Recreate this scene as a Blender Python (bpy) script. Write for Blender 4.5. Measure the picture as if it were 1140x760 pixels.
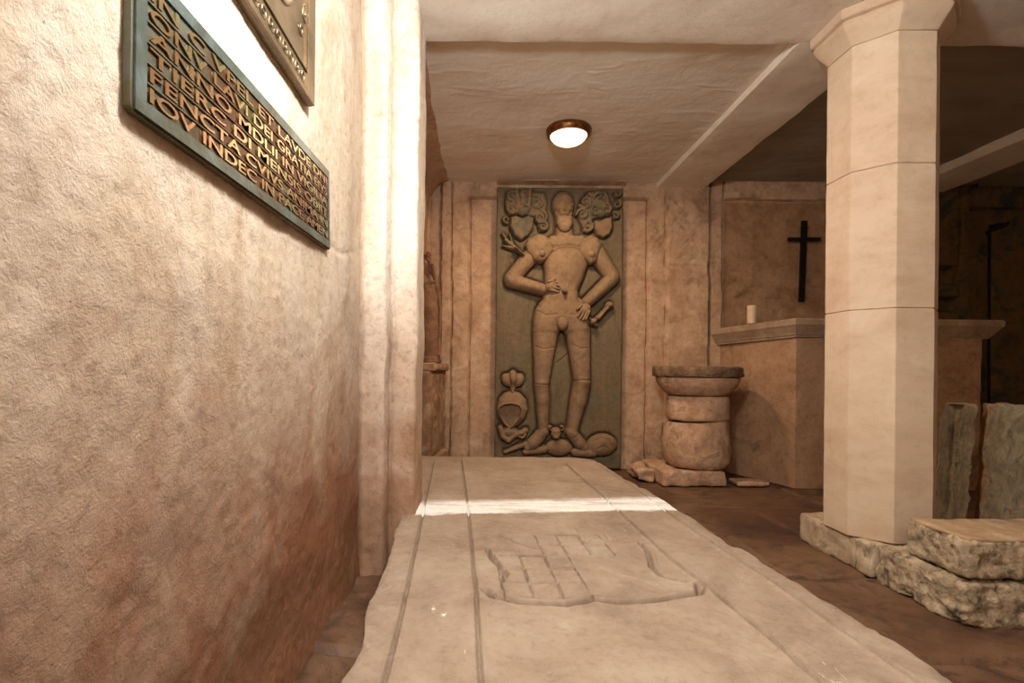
import bpy, bmesh, math, random
import numpy as np
from mathutils import Vector, Matrix

for o in list(bpy.data.objects): bpy.data.objects.remove(o)
S = bpy.context.scene
COL = S.collection
PI = math.pi

# ------------------------------------------------------------------ camera
F, CX, CY, TH, H = 580.0, 535.0, 410.0, 0.0095, 0.85
cd = bpy.data.cameras.new('camera'); cam = bpy.data.objects.new('camera', cd); COL.objects.link(cam)
cam.location = (0, 0, H); cam.rotation_euler = (PI/2, -TH, 0)
cd.sensor_width = 36; cd.lens = 36*F/1140
cd.shift_x = (570-CX)/1140; cd.shift_y = (CY-380)/1140
cd.clip_start = 0.02
S.camera = cam

# ------------------------------------------------------------------ light
w = bpy.data.worlds.new('world'); S.world = w; w.use_nodes = True
w.node_tree.nodes['Background'].inputs[0].default_value = (1.0, 0.80, 0.62, 1)
w.node_tree.nodes['Background'].inputs[1].default_value = 0.05
def lamp(name, kind, loc, power, col, size, rot=None):
    l = bpy.data.lights.new(name, kind); l.energy = power; l.color = col
    if kind == 'AREA': l.shape = 'DISK'; l.size = size; l.spread = PI
    else: l.shadow_soft_size = size
    o = bpy.data.objects.new(name, l); COL.objects.link(o); o.location = loc
    if rot: o.rotation_euler = rot
    return o
lamp('near_bay_light', 'POINT', (0.05, 0.92, 2.02), 92, (0.97, 0.99, 0.99), 0.10)
lamp('added_fill_light', 'POINT', (-0.22, -1.10, 2.05), 44, (1.0, 0.98, 0.93), 0.15)  # fill lamp added behind the camera to brighten the back wall
S.view_settings.view_transform = 'Standard'; S.view_settings.look = 'None'
S.view_settings.gamma = 1; S.view_settings.use_curve_mapping = False
S.view_settings.exposure = 0.0

# ------------------------------------------------------------------ helpers
def U(px, py):
    x, y = px-CX, py-CY
    c, s = math.cos(TH), math.sin(TH)
    return x*c+y*s, -x*s+y*c
def atY(px, py, Y):                                   # point of a wall at distance Y
    x, y = U(px, py); return Vector((x*Y/F, Y, H-y*Y/F))
def atZ(px, py, Z):                                   # point of a level surface at height Z
    x, y = U(px, py); d = (H-Z)*F/y; return Vector((x*d/F, d, Z))

def h32(x):
    x = x.astype(np.uint64) & np.uint64(0xffffffff)
    x = ((x ^ (x >> np.uint64(16)))*np.uint64(0x45d9f3b)) & np.uint64(0xffffffff)
    x = ((x ^ (x >> np.uint64(16)))*np.uint64(0x45d9f3b)) & np.uint64(0xffffffff)
    return (x ^ (x >> np.uint64(16))).astype(np.float64)/4294967295.0
def vn(P, seed=0):
    P = np.asarray(P, float); I = np.floor(P).astype(np.int64); f = P-I; f = f*f*f*(f*(f*6-15)+10)
    r = 0
    for dx in (0, 1):
        for dy in (0, 1):
            for dz in (0, 1):
                k = (I[..., 0]+dx+5000)*73856093 ^ (I[..., 1]+dy+5000)*19349663 ^ (I[..., 2]+dz+5000)*83492791 ^ (seed*2654435+17)
                wt = (f[..., 0] if dx else 1-f[..., 0])*(f[..., 1] if dy else 1-f[..., 1])*(f[..., 2] if dz else 1-f[..., 2])
                r = r+wt*h32(k)
    return r*2-1
def fbm(P, scale=1, octv=4, seed=0, gain=.5):
    P = np.asarray(P, float)*scale; a, t = 1.0, 0
    for i in range(octv):
        t = t+a*vn(P, seed+i*7); P = P*2.03+3.1; a *= gain
    return t
def ridged(P, scale=1, octv=3, seed=0):
    P = np.asarray(P, float)*scale; a, t = 1.0, 0
    for i in range(octv):
        t = t+a*(1-2*np.abs(vn(P, seed+i*5))); P = P*2.1+1.7; a *= .5
    return t
def stack(*a): return np.stack(np.broadcast_arrays(*a), -1)

def link(name, me, m=None, parent=None, smooth=False):
    o = bpy.data.objects.new(name, me); COL.objects.link(o)
    if m: me.materials.append(m)
    if parent: o.parent = parent
    if smooth:
        me.polygons.foreach_set('use_smooth', [True]*len(me.polygons))
        if smooth is not True: me.set_sharp_from_angle(angle=smooth)
    me.update()
    return o
def mesh(name, V, Fc):
    me = bpy.data.meshes.new(name); me.from_pydata([tuple(v) for v in V], [], Fc); me.update(); return me
def grid_mesh(name, P, flip=False, keep=None):        # P: (rows, cols, 3)
    n, m = P.shape[:2]
    idx = np.arange(n*m).reshape(n, m)
    q = np.stack([idx[:-1, :-1], idx[:-1, 1:], idx[1:, 1:], idx[1:, :-1]], -1)
    if flip: q = q[..., ::-1]
    q = q.reshape(-1, 4)
    if keep is not None: q = q[keep.reshape(-1)]
    used = np.unique(q); re = np.zeros(n*m, np.int64); re[used] = np.arange(len(used))
    co = P.reshape(-1, 3)[used]; q = re[q]
    me = bpy.data.meshes.new(name)
    me.vertices.add(len(co)); me.vertices.foreach_set('co', co.ravel())
    me.loops.add(q.size); me.loops.foreach_set('vertex_index', q.ravel())
    me.polygons.add(len(q)); me.polygons.foreach_set('loop_start', np.arange(0, q.size, 4))
    try: me.polygons.foreach_set('loop_total', np.full(len(q), 4))
    except Exception: pass
    me.update(calc_edges=True); me.validate()
    return me
def empty(name, loc=(0, 0, 0)):
    o = bpy.data.objects.new(name, None); COL.objects.link(o); o.location = loc; o.empty_display_size = .1
    return o
def tag(o, label, cat, group=None):
    o['label'] = label; o['category'] = cat; o['kind'] = 'thing'
    if group: o['group'] = group
    return o
def struct(o): o['kind'] = 'structure'; return o
def put(o, root):                                     # parent keeping world place
    o.parent = root; o.location = o.location-root.location; return o

def block_mesh(name, lo, hi, step=.02, r=.012, amp=.006, nscale=14, seed=1, warp=None, octv=4, rid=0, ridscale=20):
    """weathered stone: a dense rounded box displaced along its normals"""
    lo, hi = np.array(lo, float), np.array(hi, float); c = (lo+hi)/2; h = (hi-lo)/2
    n = np.maximum(2, np.ceil(2*h/step).astype(int))
    vs, fs = [], []
    for ax in range(3):
        a, b = (ax+1) % 3, (ax+2) % 3
        for sg in (-1, 1):
            u = np.linspace(-1, 1, n[a]+1)*h[a]; v = np.linspace(-1, 1, n[b]+1)*h[b]
            G = np.zeros((len(u), len(v), 3)); G[..., a] = u[:, None]; G[..., b] = v[None, :]; G[..., ax] = sg*h[ax]
            base = sum(len(x) for x in vs); idx = np.arange(G.shape[0]*G.shape[1]).reshape(G.shape[:2])+base
            q = np.stack([idx[:-1, :-1], idx[1:, :-1], idx[1:, 1:], idx[:-1, 1:]], -1).reshape(-1, 4)
            if sg < 0: q = q[:, ::-1]
            vs.append(G.reshape(-1, 3)); fs.append(q)
    V = np.concatenate(vs); Q = np.concatenate(fs)
    inner = np.clip(V, -(h-r), h-r); d = V-inner; L = np.linalg.norm(d, axis=1, keepdims=True)
    N = d/np.maximum(L, 1e-9); V = inner+N*r
    W = V+c
    dis = amp*fbm(W, nscale, octv, seed)
    edge = (np.abs(V) > (h-r*2.0)).sum(1) >= 2
    dis = dis-np.where(edge, np.clip(fbm(W, nscale*.8, 3, seed+50), 0, 1)*amp*2.2, 0)
    if rid: dis = dis+rid*ridged(np.stack([W[:, 0]+.5*W[:, 2], W[:, 1]+.5*W[:, 2], .45*W[:, 2]-.3*W[:, 1]], 1), ridscale, 3, seed+9)
    W = W+N*dis[:, None]
    if warp: W = warp(W)
    me = bpy.data.meshes.new(name); me.from_pydata(W.tolist(), [], Q.tolist())
    bm = bmesh.new(); bm.from_mesh(me); bmesh.ops.remove_doubles(bm, verts=bm.verts, dist=1e-4)
    bmesh.ops.recalc_face_normals(bm, faces=bm.faces); bm.to_mesh(me); bm.free(); me.update()
    return me
def lathe_mesh(name, prof, n=64, c=(0, 0), wob=0, wscale=8, seed=1, cap=True, phase=0.0):
    V, Q = [], []
    for r, z in prof:
        for k in range(n):
            a = 2*PI*k/n+phase; V.append((c[0]+r*math.cos(a), c[1]+r*math.sin(a), z))
    for i in range(len(prof)-1):
        for k in range(n):
            a, b = i*n+k, i*n+(k+1) % n; Q.append((a, b, b+n, a+n))
    if cap: Q.append(tuple(range(n))[::-1]); Q.append(tuple(range((len(prof)-1)*n, len(prof)*n)))
    V = np.array(V)
    if wob:
        d = wob*fbm(V, wscale, 4, seed); rr = V[:, :2]-np.array(c); L = np.maximum(np.linalg.norm(rr, axis=1), 1e-6)
        V[:, :2] += rr/L[:, None]*d[:, None]*np.minimum(1, L/.05)[:, None]; V[:, 2] += d*.4
    me = mesh(name, V, Q)
    bm = bmesh.new(); bm.from_mesh(me); bmesh.ops.recalc_face_normals(bm, faces=bm.faces); bm.to_mesh(me); bm.free()
    return me
def dense(prof, step):
    out = [prof[0]]
    for a, b in zip(prof[:-1], prof[1:]):
        n = max(1, int(math.hypot(b[0]-a[0], b[1]-a[1])/step))
        for i in range(1, n+1): out.append((a[0]+(b[0]-a[0])*i/n, a[1]+(b[1]-a[1])*i/n))
    return out
def prism_bm(bm, pts, axis, a, b):
    """polygon pts (2D) extruded between a and b along axis 0/1/2"""
    def mk(p, t):
        if axis == 0: return (t, p[0], p[1])
        if axis == 1: return (p[0], t, p[1])
        return (p[0], p[1], t)
    A = [bm.verts.new(mk(p, a)) for p in pts]; B = [bm.verts.new(mk(p, b)) for p in pts]
    n = len(pts)
    bm.faces.new(A); bm.faces.new(B[::-1])
    for i in range(n): bm.faces.new((A[i], B[i], B[(i+1) % n], A[(i+1) % n]))
def bm_obj(name, bm, m, parent=None, bev=0, smooth=False):
    bmesh.ops.recalc_face_normals(bm, faces=bm.faces)
    if bev:
        bmesh.ops.bevel(bm, geom=list(bm.edges), offset=bev, segments=2, affect='EDGES', profile=.7)
    me = bpy.data.meshes.new(name); bm.to_mesh(me); bm.free()
    return link(name, me, m, parent, smooth)
def tube_mesh(name, pts, r, n=8):
    V, Q = [], []
    pts = [Vector(p) for p in pts]
    rr = r if isinstance(r, (list, tuple)) else [r]*len(pts)
    for i, p in enumerate(pts):
        t = (pts[min(i+1, len(pts)-1)]-pts[max(i-1, 0)]).normalized()
        u = t.cross(Vector((0, 0, 1)) if abs(t.z) < .9 else Vector((1, 0, 0))).normalized(); v = t.cross(u)
        for k in range(n):
            a = 2*PI*k/n; q = p+(u*math.cos(a)+v*math.sin(a))*rr[i]; V.append(tuple(q))
    for i in range(len(pts)-1):
        for k in range(n): a, b = i*n+k, i*n+(k+1) % n; Q.append((a, b, b+n, a+n))
    Q.append(tuple(range(n))); Q.append(tuple(range((len(pts)-1)*n, len(pts)*n))[::-1])
    return V, Q

# ------------------------------------------------------------------ materials
def hexc(r, g, b):                                    # sRGB 0-255 -> linear
    f = lambda c: ((c/255+.055)/1.055)**2.4 if c > 10 else c/255/12.92
    r, g, b = f(r), f(g), f(b); y = .35*r+.5*g+.15*b; k = .88      # the pigments, slightly greyed
    return (y+(r-y)*k, (y+(g-y)*k)*1.01, (y+(b-y)*k)*.97, 1)
class NT:
    def __init__(s, name):
        s.m = bpy.data.materials.new(name); s.m.use_nodes = True; s.t = s.m.node_tree; s.n = s.t.nodes
        s.b = s.n['Principled BSDF']; s.co = s.n.new('ShaderNodeTexCoord').outputs['Object']
    def l(s, a, b): s.t.links.new(a, b)
    def noise(s, sc, det=6, rough=.6, dist=0, kind='FBM', stretch=None):
        q = s.n.new('ShaderNodeTexNoise'); q.noise_type = kind
        q.inputs['Scale'].default_value = sc; q.inputs['Detail'].default_value = det
        q.inputs['Roughness'].default_value = rough; q.inputs['Distortion'].default_value = dist
        v = s.co
        if stretch:
            mp = s.n.new('ShaderNodeMapping'); mp.inputs['Scale'].default_value = stretch; s.l(s.co, mp.inputs[0]); v = mp.outputs[0]
        s.l(v, q.inputs['Vector']); return q.outputs['Fac']
    def ramp(s, fac, stops):
        q = s.n.new('ShaderNodeValToRGB'); s.l(fac, q.inputs[0]); e = q.color_ramp.elements
        while len(e) > 1: e.remove(e[-1])
        e[0].position = stops[0][0]; e[0].color = stops[0][1]
        for p, c in stops[1:]:
            k = e.new(p); k.color = c
        return q.outputs[0]
    def mix(s, fac, a, b, mode='MIX'):
        q = s.n.new('ShaderNodeMix'); q.data_type = 'RGBA'; q.blend_type = mode
        for v, i in ((fac, 0), (a, 6), (b, 7)):
            if hasattr(v, 'is_output'): s.l(v, q.inputs[i])
            else: q.inputs[i].default_value = v
        return q.outputs[2]
    def math(s, op, a, b=None, c=None):
        q = s.n.new('ShaderNodeMath'); q.operation = op
        for v, i in ((a, 0), (b, 1), (c, 2)):
            if v is None: continue
            if hasattr(v, 'is_output'): s.l(v, q.inputs[i])
            else: q.inputs[i].default_value = v
        return q.outputs[0]
    def sep(s):
        q = s.n.new('ShaderNodeSeparateXYZ'); s.l(s.co, q.inputs[0]); return q.outputs
    def mask(s, fac, a, b):
        q = s.n.new('ShaderNodeMapRange'); s.l(fac, q.inputs[0]); q.inputs[1].default_value = a; q.inputs[2].default_value = b
        return q.outputs[0]
    def bump(s, h, strength, dist, prev=None):
        q = s.n.new('ShaderNodeBump'); q.inputs['Strength'].default_value = strength; q.inputs['Distance'].default_value = dist
        s.l(h, q.inputs['Height'])
        if prev: s.l(prev, q.inputs['Normal'])
        return q.outputs[0]
    def done(s, col, nrm=None, rough=.85, metal=0, spec=.3):
        if hasattr(col, 'is_output'): s.l(col, s.b.inputs['Base Color'])
        else: s.b.inputs['Base Color'].default_value = col
        if nrm: s.l(nrm, s.b.inputs['Normal'])
        if hasattr(rough, 'is_output'): s.l(rough, s.b.inputs['Roughness'])
        else: s.b.inputs['Roughness'].default_value = rough
        if hasattr(metal, 'is_output'): s.l(metal, s.b.inputs['Metallic'])
        else: s.b.inputs['Metallic'].default_value = metal
        s.b.inputs['Specular IOR Level'].default_value = spec
        return s.m
def stone(name, c, sc=5, fine=60, bump=.5, bd=.004, rough=.88, dirt=None, dirt_sc=3, dirt_lo=.55, dirt_hi=.7, stretch=None, spec=.25, speck=.12, foot=None):
    t = NT(name)
    k = len(c); cl = t.ramp(t.noise(sc, 8, .65, .4, stretch=stretch), [(.3+.4*i/max(1, k-1), c[i]) for i in range(k)])
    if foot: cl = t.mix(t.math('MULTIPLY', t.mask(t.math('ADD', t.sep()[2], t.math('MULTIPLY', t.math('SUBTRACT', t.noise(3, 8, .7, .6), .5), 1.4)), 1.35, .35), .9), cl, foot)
    if dirt: cl = t.mix(t.mask(t.noise(dirt_sc, 8, .7, .6), dirt_lo, dirt_hi), cl, dirt)
    f = t.noise(fine, 5, .7)
    cl = t.mix(1.0, cl, t.ramp(t.noise(26, 9, .8, .3), [(.32, (.66, .64, .62, 1)), (.5, (1, 1, 1, 1)), (.7, (1.10, 1.08, 1.05, 1))]), 'MULTIPLY') if speck else t.mix(1.0, cl, t.ramp(t.noise(22, 9, .8, .3), [(.32, (.88, .87, .86, 1)), (.5, (1, 1, 1, 1))]), 'MULTIPLY')
    cl = t.mix(t.mask(f, .38, .25), cl, hexc(70, 50, 36), 'MIX') if speck else cl
    n = t.bump(f, bump, bd); n = t.bump(t.noise(sc*2.5, 8, .6), bump, bd*3, n)
    return t.done(cl, n, rough, 0, spec)

M = {}
# plaster of the long left wall: cream limewash worn over a brown, stained render
t = NT('left wall plaster')
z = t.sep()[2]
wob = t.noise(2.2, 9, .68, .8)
stain_shade = t.mask(t.math('ADD', z, t.math('MULTIPLY', t.math('SUBTRACT', wob, .5), 1.3)), 1.16, .30)  # browner downwards: part dirt stain, part light falloff painted into the colour
base = t.ramp(t.noise(3, 10, .7, .5, stretch=(1, 1, .45)), [(.30, hexc(190, 158, 130)), (.48, hexc(216, 193, 170)), (.62, hexc(222, 204, 186)), (.75, hexc(212, 206, 202))])
col = t.mix(t.math('MULTIPLY', stain_shade, .95), base, hexc(146, 92, 54))
col = t.mix(t.mask(t.noise(7, 8, .75, 1.2), .62, .74), col, hexc(160, 118, 84))
col = t.mix(1.0, col, t.ramp(t.noise(30, 9, .8, .5), [(.34, (.74, .70, .66, 1)), (.5, (1, 1, 1, 1))]), 'MULTIPLY')
col = t.mix(t.math('MULTIPLY', t.mask(t.noise(130, 3, .6), .36, .26), .6), col, hexc(110, 74, 50))
n = t.bump(t.noise(190, 4, .65), .8, .0022); n = t.bump(t.noise(48, 8, .74, .4), .9, .0042, n)
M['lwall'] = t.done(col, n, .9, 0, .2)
M['bwall'] = stone('back wall plaster', [hexc(158, 118, 88), hexc(188, 148, 116), hexc(206, 170, 140)], 4, 70, .5, .004, dirt=hexc(112, 80, 60), dirt_sc=3.5, dirt_lo=.56, dirt_hi=.75)
# the niche above the altar keeps its bare brown render, the strips round it are limewashed
nt = M['bwall'].node_tree; bs = nt.nodes['Principled BSDF']; src = bs.inputs['Base Color'].links[0].from_socket
tc = [q for q in nt.nodes if q.type == 'TEX_COORD'][0]; sx3 = nt.nodes.new('ShaderNodeSeparateXYZ'); nt.links.new(tc.outputs['Object'], sx3.inputs[0])
def mth(op, a, b):
    q = nt.nodes.new('ShaderNodeMath'); q.operation = op
    for v, i in ((a, 0), (b, 1)):
        if hasattr(v, 'is_output'): nt.links.new(v, q.inputs[i])
        else: q.inputs[i].default_value = v
    return q.outputs[0]
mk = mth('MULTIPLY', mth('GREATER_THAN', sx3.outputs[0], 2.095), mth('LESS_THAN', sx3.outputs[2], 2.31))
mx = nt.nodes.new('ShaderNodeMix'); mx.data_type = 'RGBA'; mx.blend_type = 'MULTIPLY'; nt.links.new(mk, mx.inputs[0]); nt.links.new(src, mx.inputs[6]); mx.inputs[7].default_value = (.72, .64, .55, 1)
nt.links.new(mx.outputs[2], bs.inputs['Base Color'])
M['pier'] = stone('limewashed pier', [hexc(212, 184, 160), hexc(232, 214, 198), hexc(238, 226, 216)], 4, 90, .45, .004, dirt=hexc(160, 120, 92), dirt_sc=5, dirt_lo=.6, dirt_hi=.78, stretch=(1, 1, .3), foot=hexc(158, 112, 78))  # foot colour: base dirt, plus fading light painted in towards the floor
# trowelled ceiling plaster
def ceil_mat(name, a, b, cc):
    t = NT(name)
    col = t.ramp(t.noise(2.5, 7, .6, .4, stretch=(.5, 1.4, 1)), [(.3, a), (.5, b), (.7, cc)])
    n = t.bump(t.noise(120, 3, .6), .2, .002); n = t.bump(t.noise(5.5, 5, .55, 1.6, 'RIDGED_MULTIFRACTAL', (.6, 1.3, 1)), .42, .010, n)
    n = t.bump(t.noise(16, 5, .6, 1.0), .5, .006, n)
    return t.done(col, n, .8, 0, .3)
M['ceil'] = ceil_mat('trowelled ceiling plaster', hexc(218, 200, 184), hexc(228, 214, 200), hexc(232, 224, 220))
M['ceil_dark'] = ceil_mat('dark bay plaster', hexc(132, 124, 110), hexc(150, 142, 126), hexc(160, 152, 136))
M['ochre'] = stone('dark ochre blocks', [hexc(70, 56, 36), hexc(104, 76, 40), hexc(128, 90, 46)], 3, 60, .5, .004, dirt=hexc(60, 60, 48), dirt_sc=3, dirt_lo=.48, dirt_hi=.62)
M['beam'] = stone('beam plaster', [hexc(226, 206, 188), hexc(236, 222, 208), hexc(240, 230, 220)], 3, 110, .3, .003, speck=0)
M['col'] = stone('dressed column sandstone', [hexc(192, 160, 132), hexc(206, 178, 152), hexc(214, 190, 166)], 3.2, 160, .25, .0015, stretch=(1, 1, 2.2), speck=0)
M['plinth'] = stone('worn plinth stone', [hexc(150, 126, 100), hexc(184, 158, 130), hexc(205, 182, 154)], 9, 70, .6, .004, dirt=hexc(110, 86, 64), dirt_sc=8)
M['rough'] = stone('hewn block stone', [hexc(134, 116, 92), hexc(178, 154, 124), hexc(206, 184, 154)], 13, 60, .8, .006, dirt=hexc(92, 80, 66), dirt_sc=16, dirt_lo=.52, dirt_hi=.66)
M['rough_top'] = stone('sawn block top', [hexc(146, 116, 86), hexc(170, 138, 104), hexc(196, 168, 136)], 6, 90, .3, .002, stretch=(1.5, .5, 1), dirt=hexc(214, 192, 160), dirt_sc=5, dirt_lo=.64, dirt_hi=.68)
M['grey'] = stone('grey slab stone', [hexc(146, 130, 104), hexc(176, 158, 130), hexc(194, 176, 148)], 9, 50, .8, .006, dirt=hexc(90, 80, 64), dirt_sc=9)
M['ochre_edge'] = stone('ochre broken edge', [hexc(140, 96, 54), hexc(176, 126, 78), hexc(190, 146, 100)], 12, 60, .6, .004)
M['font'] = stone('font sandstone', [hexc(150, 112, 86), hexc(190, 148, 116), hexc(212, 176, 146)], 7, 60, .6, .004, dirt=hexc(116, 86, 66), dirt_sc=7)
M['fontrim'] = stone('dark font rim', [hexc(98, 72, 52), hexc(126, 96, 70), hexc(150, 120, 90)], 16, 60, .9, .008, dirt=hexc(70, 54, 40), dirt_sc=15)
M['altar'] = stone('altar sandstone', [hexc(146, 106, 74), hexc(172, 130, 96), hexc(188, 146, 110)], 3.5, 80, .45, .003, dirt=hexc(118, 92, 66), dirt_sc=2.6, dirt_lo=.55, dirt_hi=.7)
M['cornice'] = stone('altar slab stone', [hexc(138, 108, 82), hexc(164, 134, 106), hexc(178, 150, 122)], 5, 80, .3, .002)
M['effslab'] = stone('greenish grave slab', [hexc(92, 78, 58), hexc(110, 92, 68), hexc(124, 100, 74)], 5, 70, .5, .003, dirt=hexc(104, 96, 74), dirt_sc=4.5, dirt_lo=.50, dirt_hi=.66, stretch=(1.8, 1, .45))
M['figure'] = stone('carved brown sandstone', [hexc(122, 94, 68), hexc(138, 108, 80), hexc(150, 118, 86)], 6, 90, .4, .002, dirt=hexc(106, 90, 70), dirt_sc=6, dirt_lo=.55, dirt_hi=.75)
M['arms'] = stone('mossy carved sandstone', [hexc(98, 86, 66), hexc(124, 102, 76), hexc(140, 114, 84)], 8, 90, .4, .002, dirt=hexc(88, 88, 74), dirt_sc=10, dirt_lo=.5, dirt_hi=.64)
M['pedestal'] = stone('pedestal sandstone', [hexc(120, 84, 60), hexc(154, 114, 84), hexc(196, 162, 130)], 8, 70, .5, .004, dirt=hexc(80, 60, 46), dirt_sc=7)
M['statue'] = stone('weathered red sandstone', [hexc(104, 66, 46), hexc(128, 88, 62), hexc(142, 104, 78)], 8, 70, .6, .004, dirt=hexc(84, 70, 62), dirt_sc=6)
# floor
t = NT('worn flagstone')
c1 = t.ramp(t.noise(1.3, 8, .65, .6), [(.3, hexc(66, 40, 28)), (.45, hexc(96, 62, 42)), (.6, hexc(120, 86, 60)), (.75, hexc(100, 52, 34))])
c1 = t.mix(t.mask(t.noise(4.5, 9, .78, 1.0), .5, .62), c1, hexc(70, 50, 36))
c1 = t.mix(t.math('MULTIPLY', t.mask(t.noise(70, 4, .6), .40, .30), .7), c1, hexc(60, 40, 28))
n = t.bump(t.noise(80, 4, .6), .4, .003); n = t.bump(t.noise(9, 6, .6), .5, .01, n)
M['floor'] = t.done(c1, n, .62, 0, .4)
# tomb slab
t = NT('pale sandstone tomb slab')
c1 = t.ramp(t.noise(4, 10, .7, .5), [(.32, hexc(138, 114, 96)), (.5, hexc(160, 136, 117)), (.68, hexc(172, 152, 134))])
X, Y, Z = t.sep()
c1 = t.mix(t.mask(t.noise(8, 8, .75, 1.2, stretch=(1.4, .8, 1)), .66, .71), c1, hexc(238, 226, 212))
c1 = t.mix(t.mask(t.noise(20, 6, .7), .64, .72), c1, hexc(170, 136, 108))
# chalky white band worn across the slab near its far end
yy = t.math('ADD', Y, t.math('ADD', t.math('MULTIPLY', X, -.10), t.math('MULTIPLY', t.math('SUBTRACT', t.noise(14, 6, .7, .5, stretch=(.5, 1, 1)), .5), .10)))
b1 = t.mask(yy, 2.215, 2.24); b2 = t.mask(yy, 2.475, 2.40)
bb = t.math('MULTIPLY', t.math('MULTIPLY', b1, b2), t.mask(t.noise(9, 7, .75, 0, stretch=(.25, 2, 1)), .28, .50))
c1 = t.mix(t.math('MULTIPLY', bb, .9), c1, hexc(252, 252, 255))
c1 = t.mix(1.0, c1, t.ramp(t.noise(34, 9, .8, .3), [(.34, (.80, .77, .74, 1)), (.5, (1, 1, 1, 1))]), 'MULTIPLY')
n = t.bump(t.noise(190, 4, .65), .7, .0018); n = t.bump(t.noise(42, 8, .72), .7, .0032, n)
M['tomb'] = t.done(c1, n, .8, 0, .3)
# bronze
t = NT('patinated bronze')
nz = t.noise(5, 7, .65, .4)
c1 = t.ramp(nz, [(.35, hexc(86, 52, 30)), (.5, hexc(100, 66, 40)), (.62, hexc(96, 86, 52)), (.76, hexc(86, 96, 86))])
c1 = t.mix(t.mask(t.noise(16, 6, .7), .6, .7), c1, hexc(110, 120, 108))
yy = t.sep()[1]
pat = t.mask(t.math('ADD', yy, t.math('MULTIPLY', t.math('SUBTRACT', t.noise(4, 6, .6, .6), .5), .8)), -.22, -.46)
c1 = t.mix(t.math('MULTIPLY', pat, .7), c1, t.ramp(t.noise(9, 6, .7), [(.4, hexc(84, 84, 50)), (.6, hexc(100, 112, 104))]))
M['bronze'] = t.done(c1, t.bump(t.noise(70, 5, .6), .5, .002), t.mask(t.noise(10, 4), -.4, 1.3), .75, .5)
t = NT('rubbed bronze letters')
c1 = t.ramp(t.noise(6, 6, .65, .4), [(.35, hexc(140, 92, 56)), (.5, hexc(146, 112, 68)), (.62, hexc(140, 132, 88)), (.74, hexc(140, 156, 144))])
M['letter'] = t.done(c1, t.bump(t.noise(90, 4, .6), .3, .001), .35, .7, .5)
t = NT('verdigris bronze')
c1 = t.ramp(t.noise(8, 7, .65, .4), [(.35, hexc(70, 62, 42)), (.5, hexc(76, 88, 80)), (.7, hexc(108, 124, 126))])
M['verdigris'] = t.done(c1, t.bump(t.noise(70, 5, .6), .5, .002), .45, .5, .5)
t = NT('brown bronze')
c1 = t.ramp(t.noise(9, 6, .65, .4), [(.35, hexc(104, 84, 60)), (.55, hexc(136, 112, 82)), (.7, hexc(128, 120, 100))])
M['bronze2'] = t.done(c1, t.bump(t.noise(60, 5, .6), .5, .002), .42, .7, .5)
t = NT('lamp brass'); M['brass'] = t.done(t.ramp(t.noise(30), [(.4, hexc(120, 76, 34)), (.6, hexc(150, 100, 50))]), t.bump(t.noise(50), .05, .001), .28, .9, .5)
t = NT('lit lamp glass'); lw = t.n.new('ShaderNodeLayerWeight'); lw.inputs[0].default_value = .35
e = t.ramp(lw.outputs['Facing'], [(.0, (1, .93, .78, 1)), (.55, (1, .85, .55, 1)), (1, (1, .55, .15, 1))])
t.l(e, t.b.inputs['Emission Color']); t.b.inputs['Emission Strength'].default_value = 5.0
M['glass'] = t.done(hexc(250, 235, 205), None, .3, 0, .5)
t = NT('black iron'); M['iron'] = t.done(t.ramp(t.noise(20), [(.4, hexc(16, 14, 13)), (.6, hexc(24, 21, 19))]), t.bump(t.noise(60), .3, .001), .6, .3, .3)
t = NT('ivory candle wax'); M['wax'] = t.done(t.ramp(t.noise(12), [(.4, hexc(214, 180, 142)), (.6, hexc(226, 194, 156))]), t.bump(t.noise(20), .1, .001), .5, 0, .4)
t = NT('charred wick'); M['wick'] = t.done(t.ramp(t.noise(40), [(.4, hexc(30, 24, 20)), (.6, hexc(40, 30, 24))]), None, .9)
M['cover'] = stone('shell plaster', [hexc(196, 160, 128), hexc(206, 174, 144)], 3, 60, .4, .003)

# ------------------------------------------------------------------ structure
YB, ZC, ZB = 4.50, 2.45, 2.41          # back wall, ceiling panels, beams' undersides
XR = 5.2
# floor
ys = np.arange(-1.5, YB+.15, .0125); xs = np.arange(-.75, XR+.1, .0125)
G = np.zeros((len(ys), len(xs), 3)); G[..., 0] = xs; G[..., 1] = ys[:, None]
wv = .018*fbm(stack(G[..., 0], G[..., 1], 0), 2.5, 3, 3)
wv2 = .018*fbm(stack(G[..., 0], G[..., 1], 5), 2.5, 3, 8)
rows = [-1.0, -.35, .28, .92, 1.545, 2.175, 2.74, 3.28, 3.86]
yj = G[..., 1]+wv; xj = G[..., 0]+wv2
dj = np.full(yj.shape, 9.0)
for r_ in rows: dj = np.minimum(dj, np.abs(yj-r_))
rid = np.zeros(yj.shape, int)
for r_ in rows: rid += (yj > r_)
rng = np.random.RandomState(5)
for k in range(len(rows)+1):
    x = -1.2+rng.rand()*.7
    while x < XR+1:
        if not (k in (5, 4) and .6 < x < 1.9):
            dj = np.where(rid == k, np.minimum(dj, np.abs(xj-x)), dj)
        x += .65+rng.rand()*.5
G[..., 2] = -.034*np.exp(-(dj/.012)**2)+.004*fbm(G, 3, 4, 11)+.0015*fbm(G, 25, 2, 4)-.004
tilt = np.array([vn(np.array([[k*3.3, 1.7, 2.2]]), 3)[0] for k in range(20)])
G[..., 2] += .005*tilt[rid]
# loose earth along the foot of the left wall
ea = np.clip(1-(G[..., 0]+.56)/.22, 0, 1)*np.clip((2.6-G[..., 1])/.5, 0, 1)
G[..., 2] += ea*(.018+.014*fbm(G, 14, 4, 31))
struct(link('floor', grid_mesh('floor', G), M['floor'], smooth=True))

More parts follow.
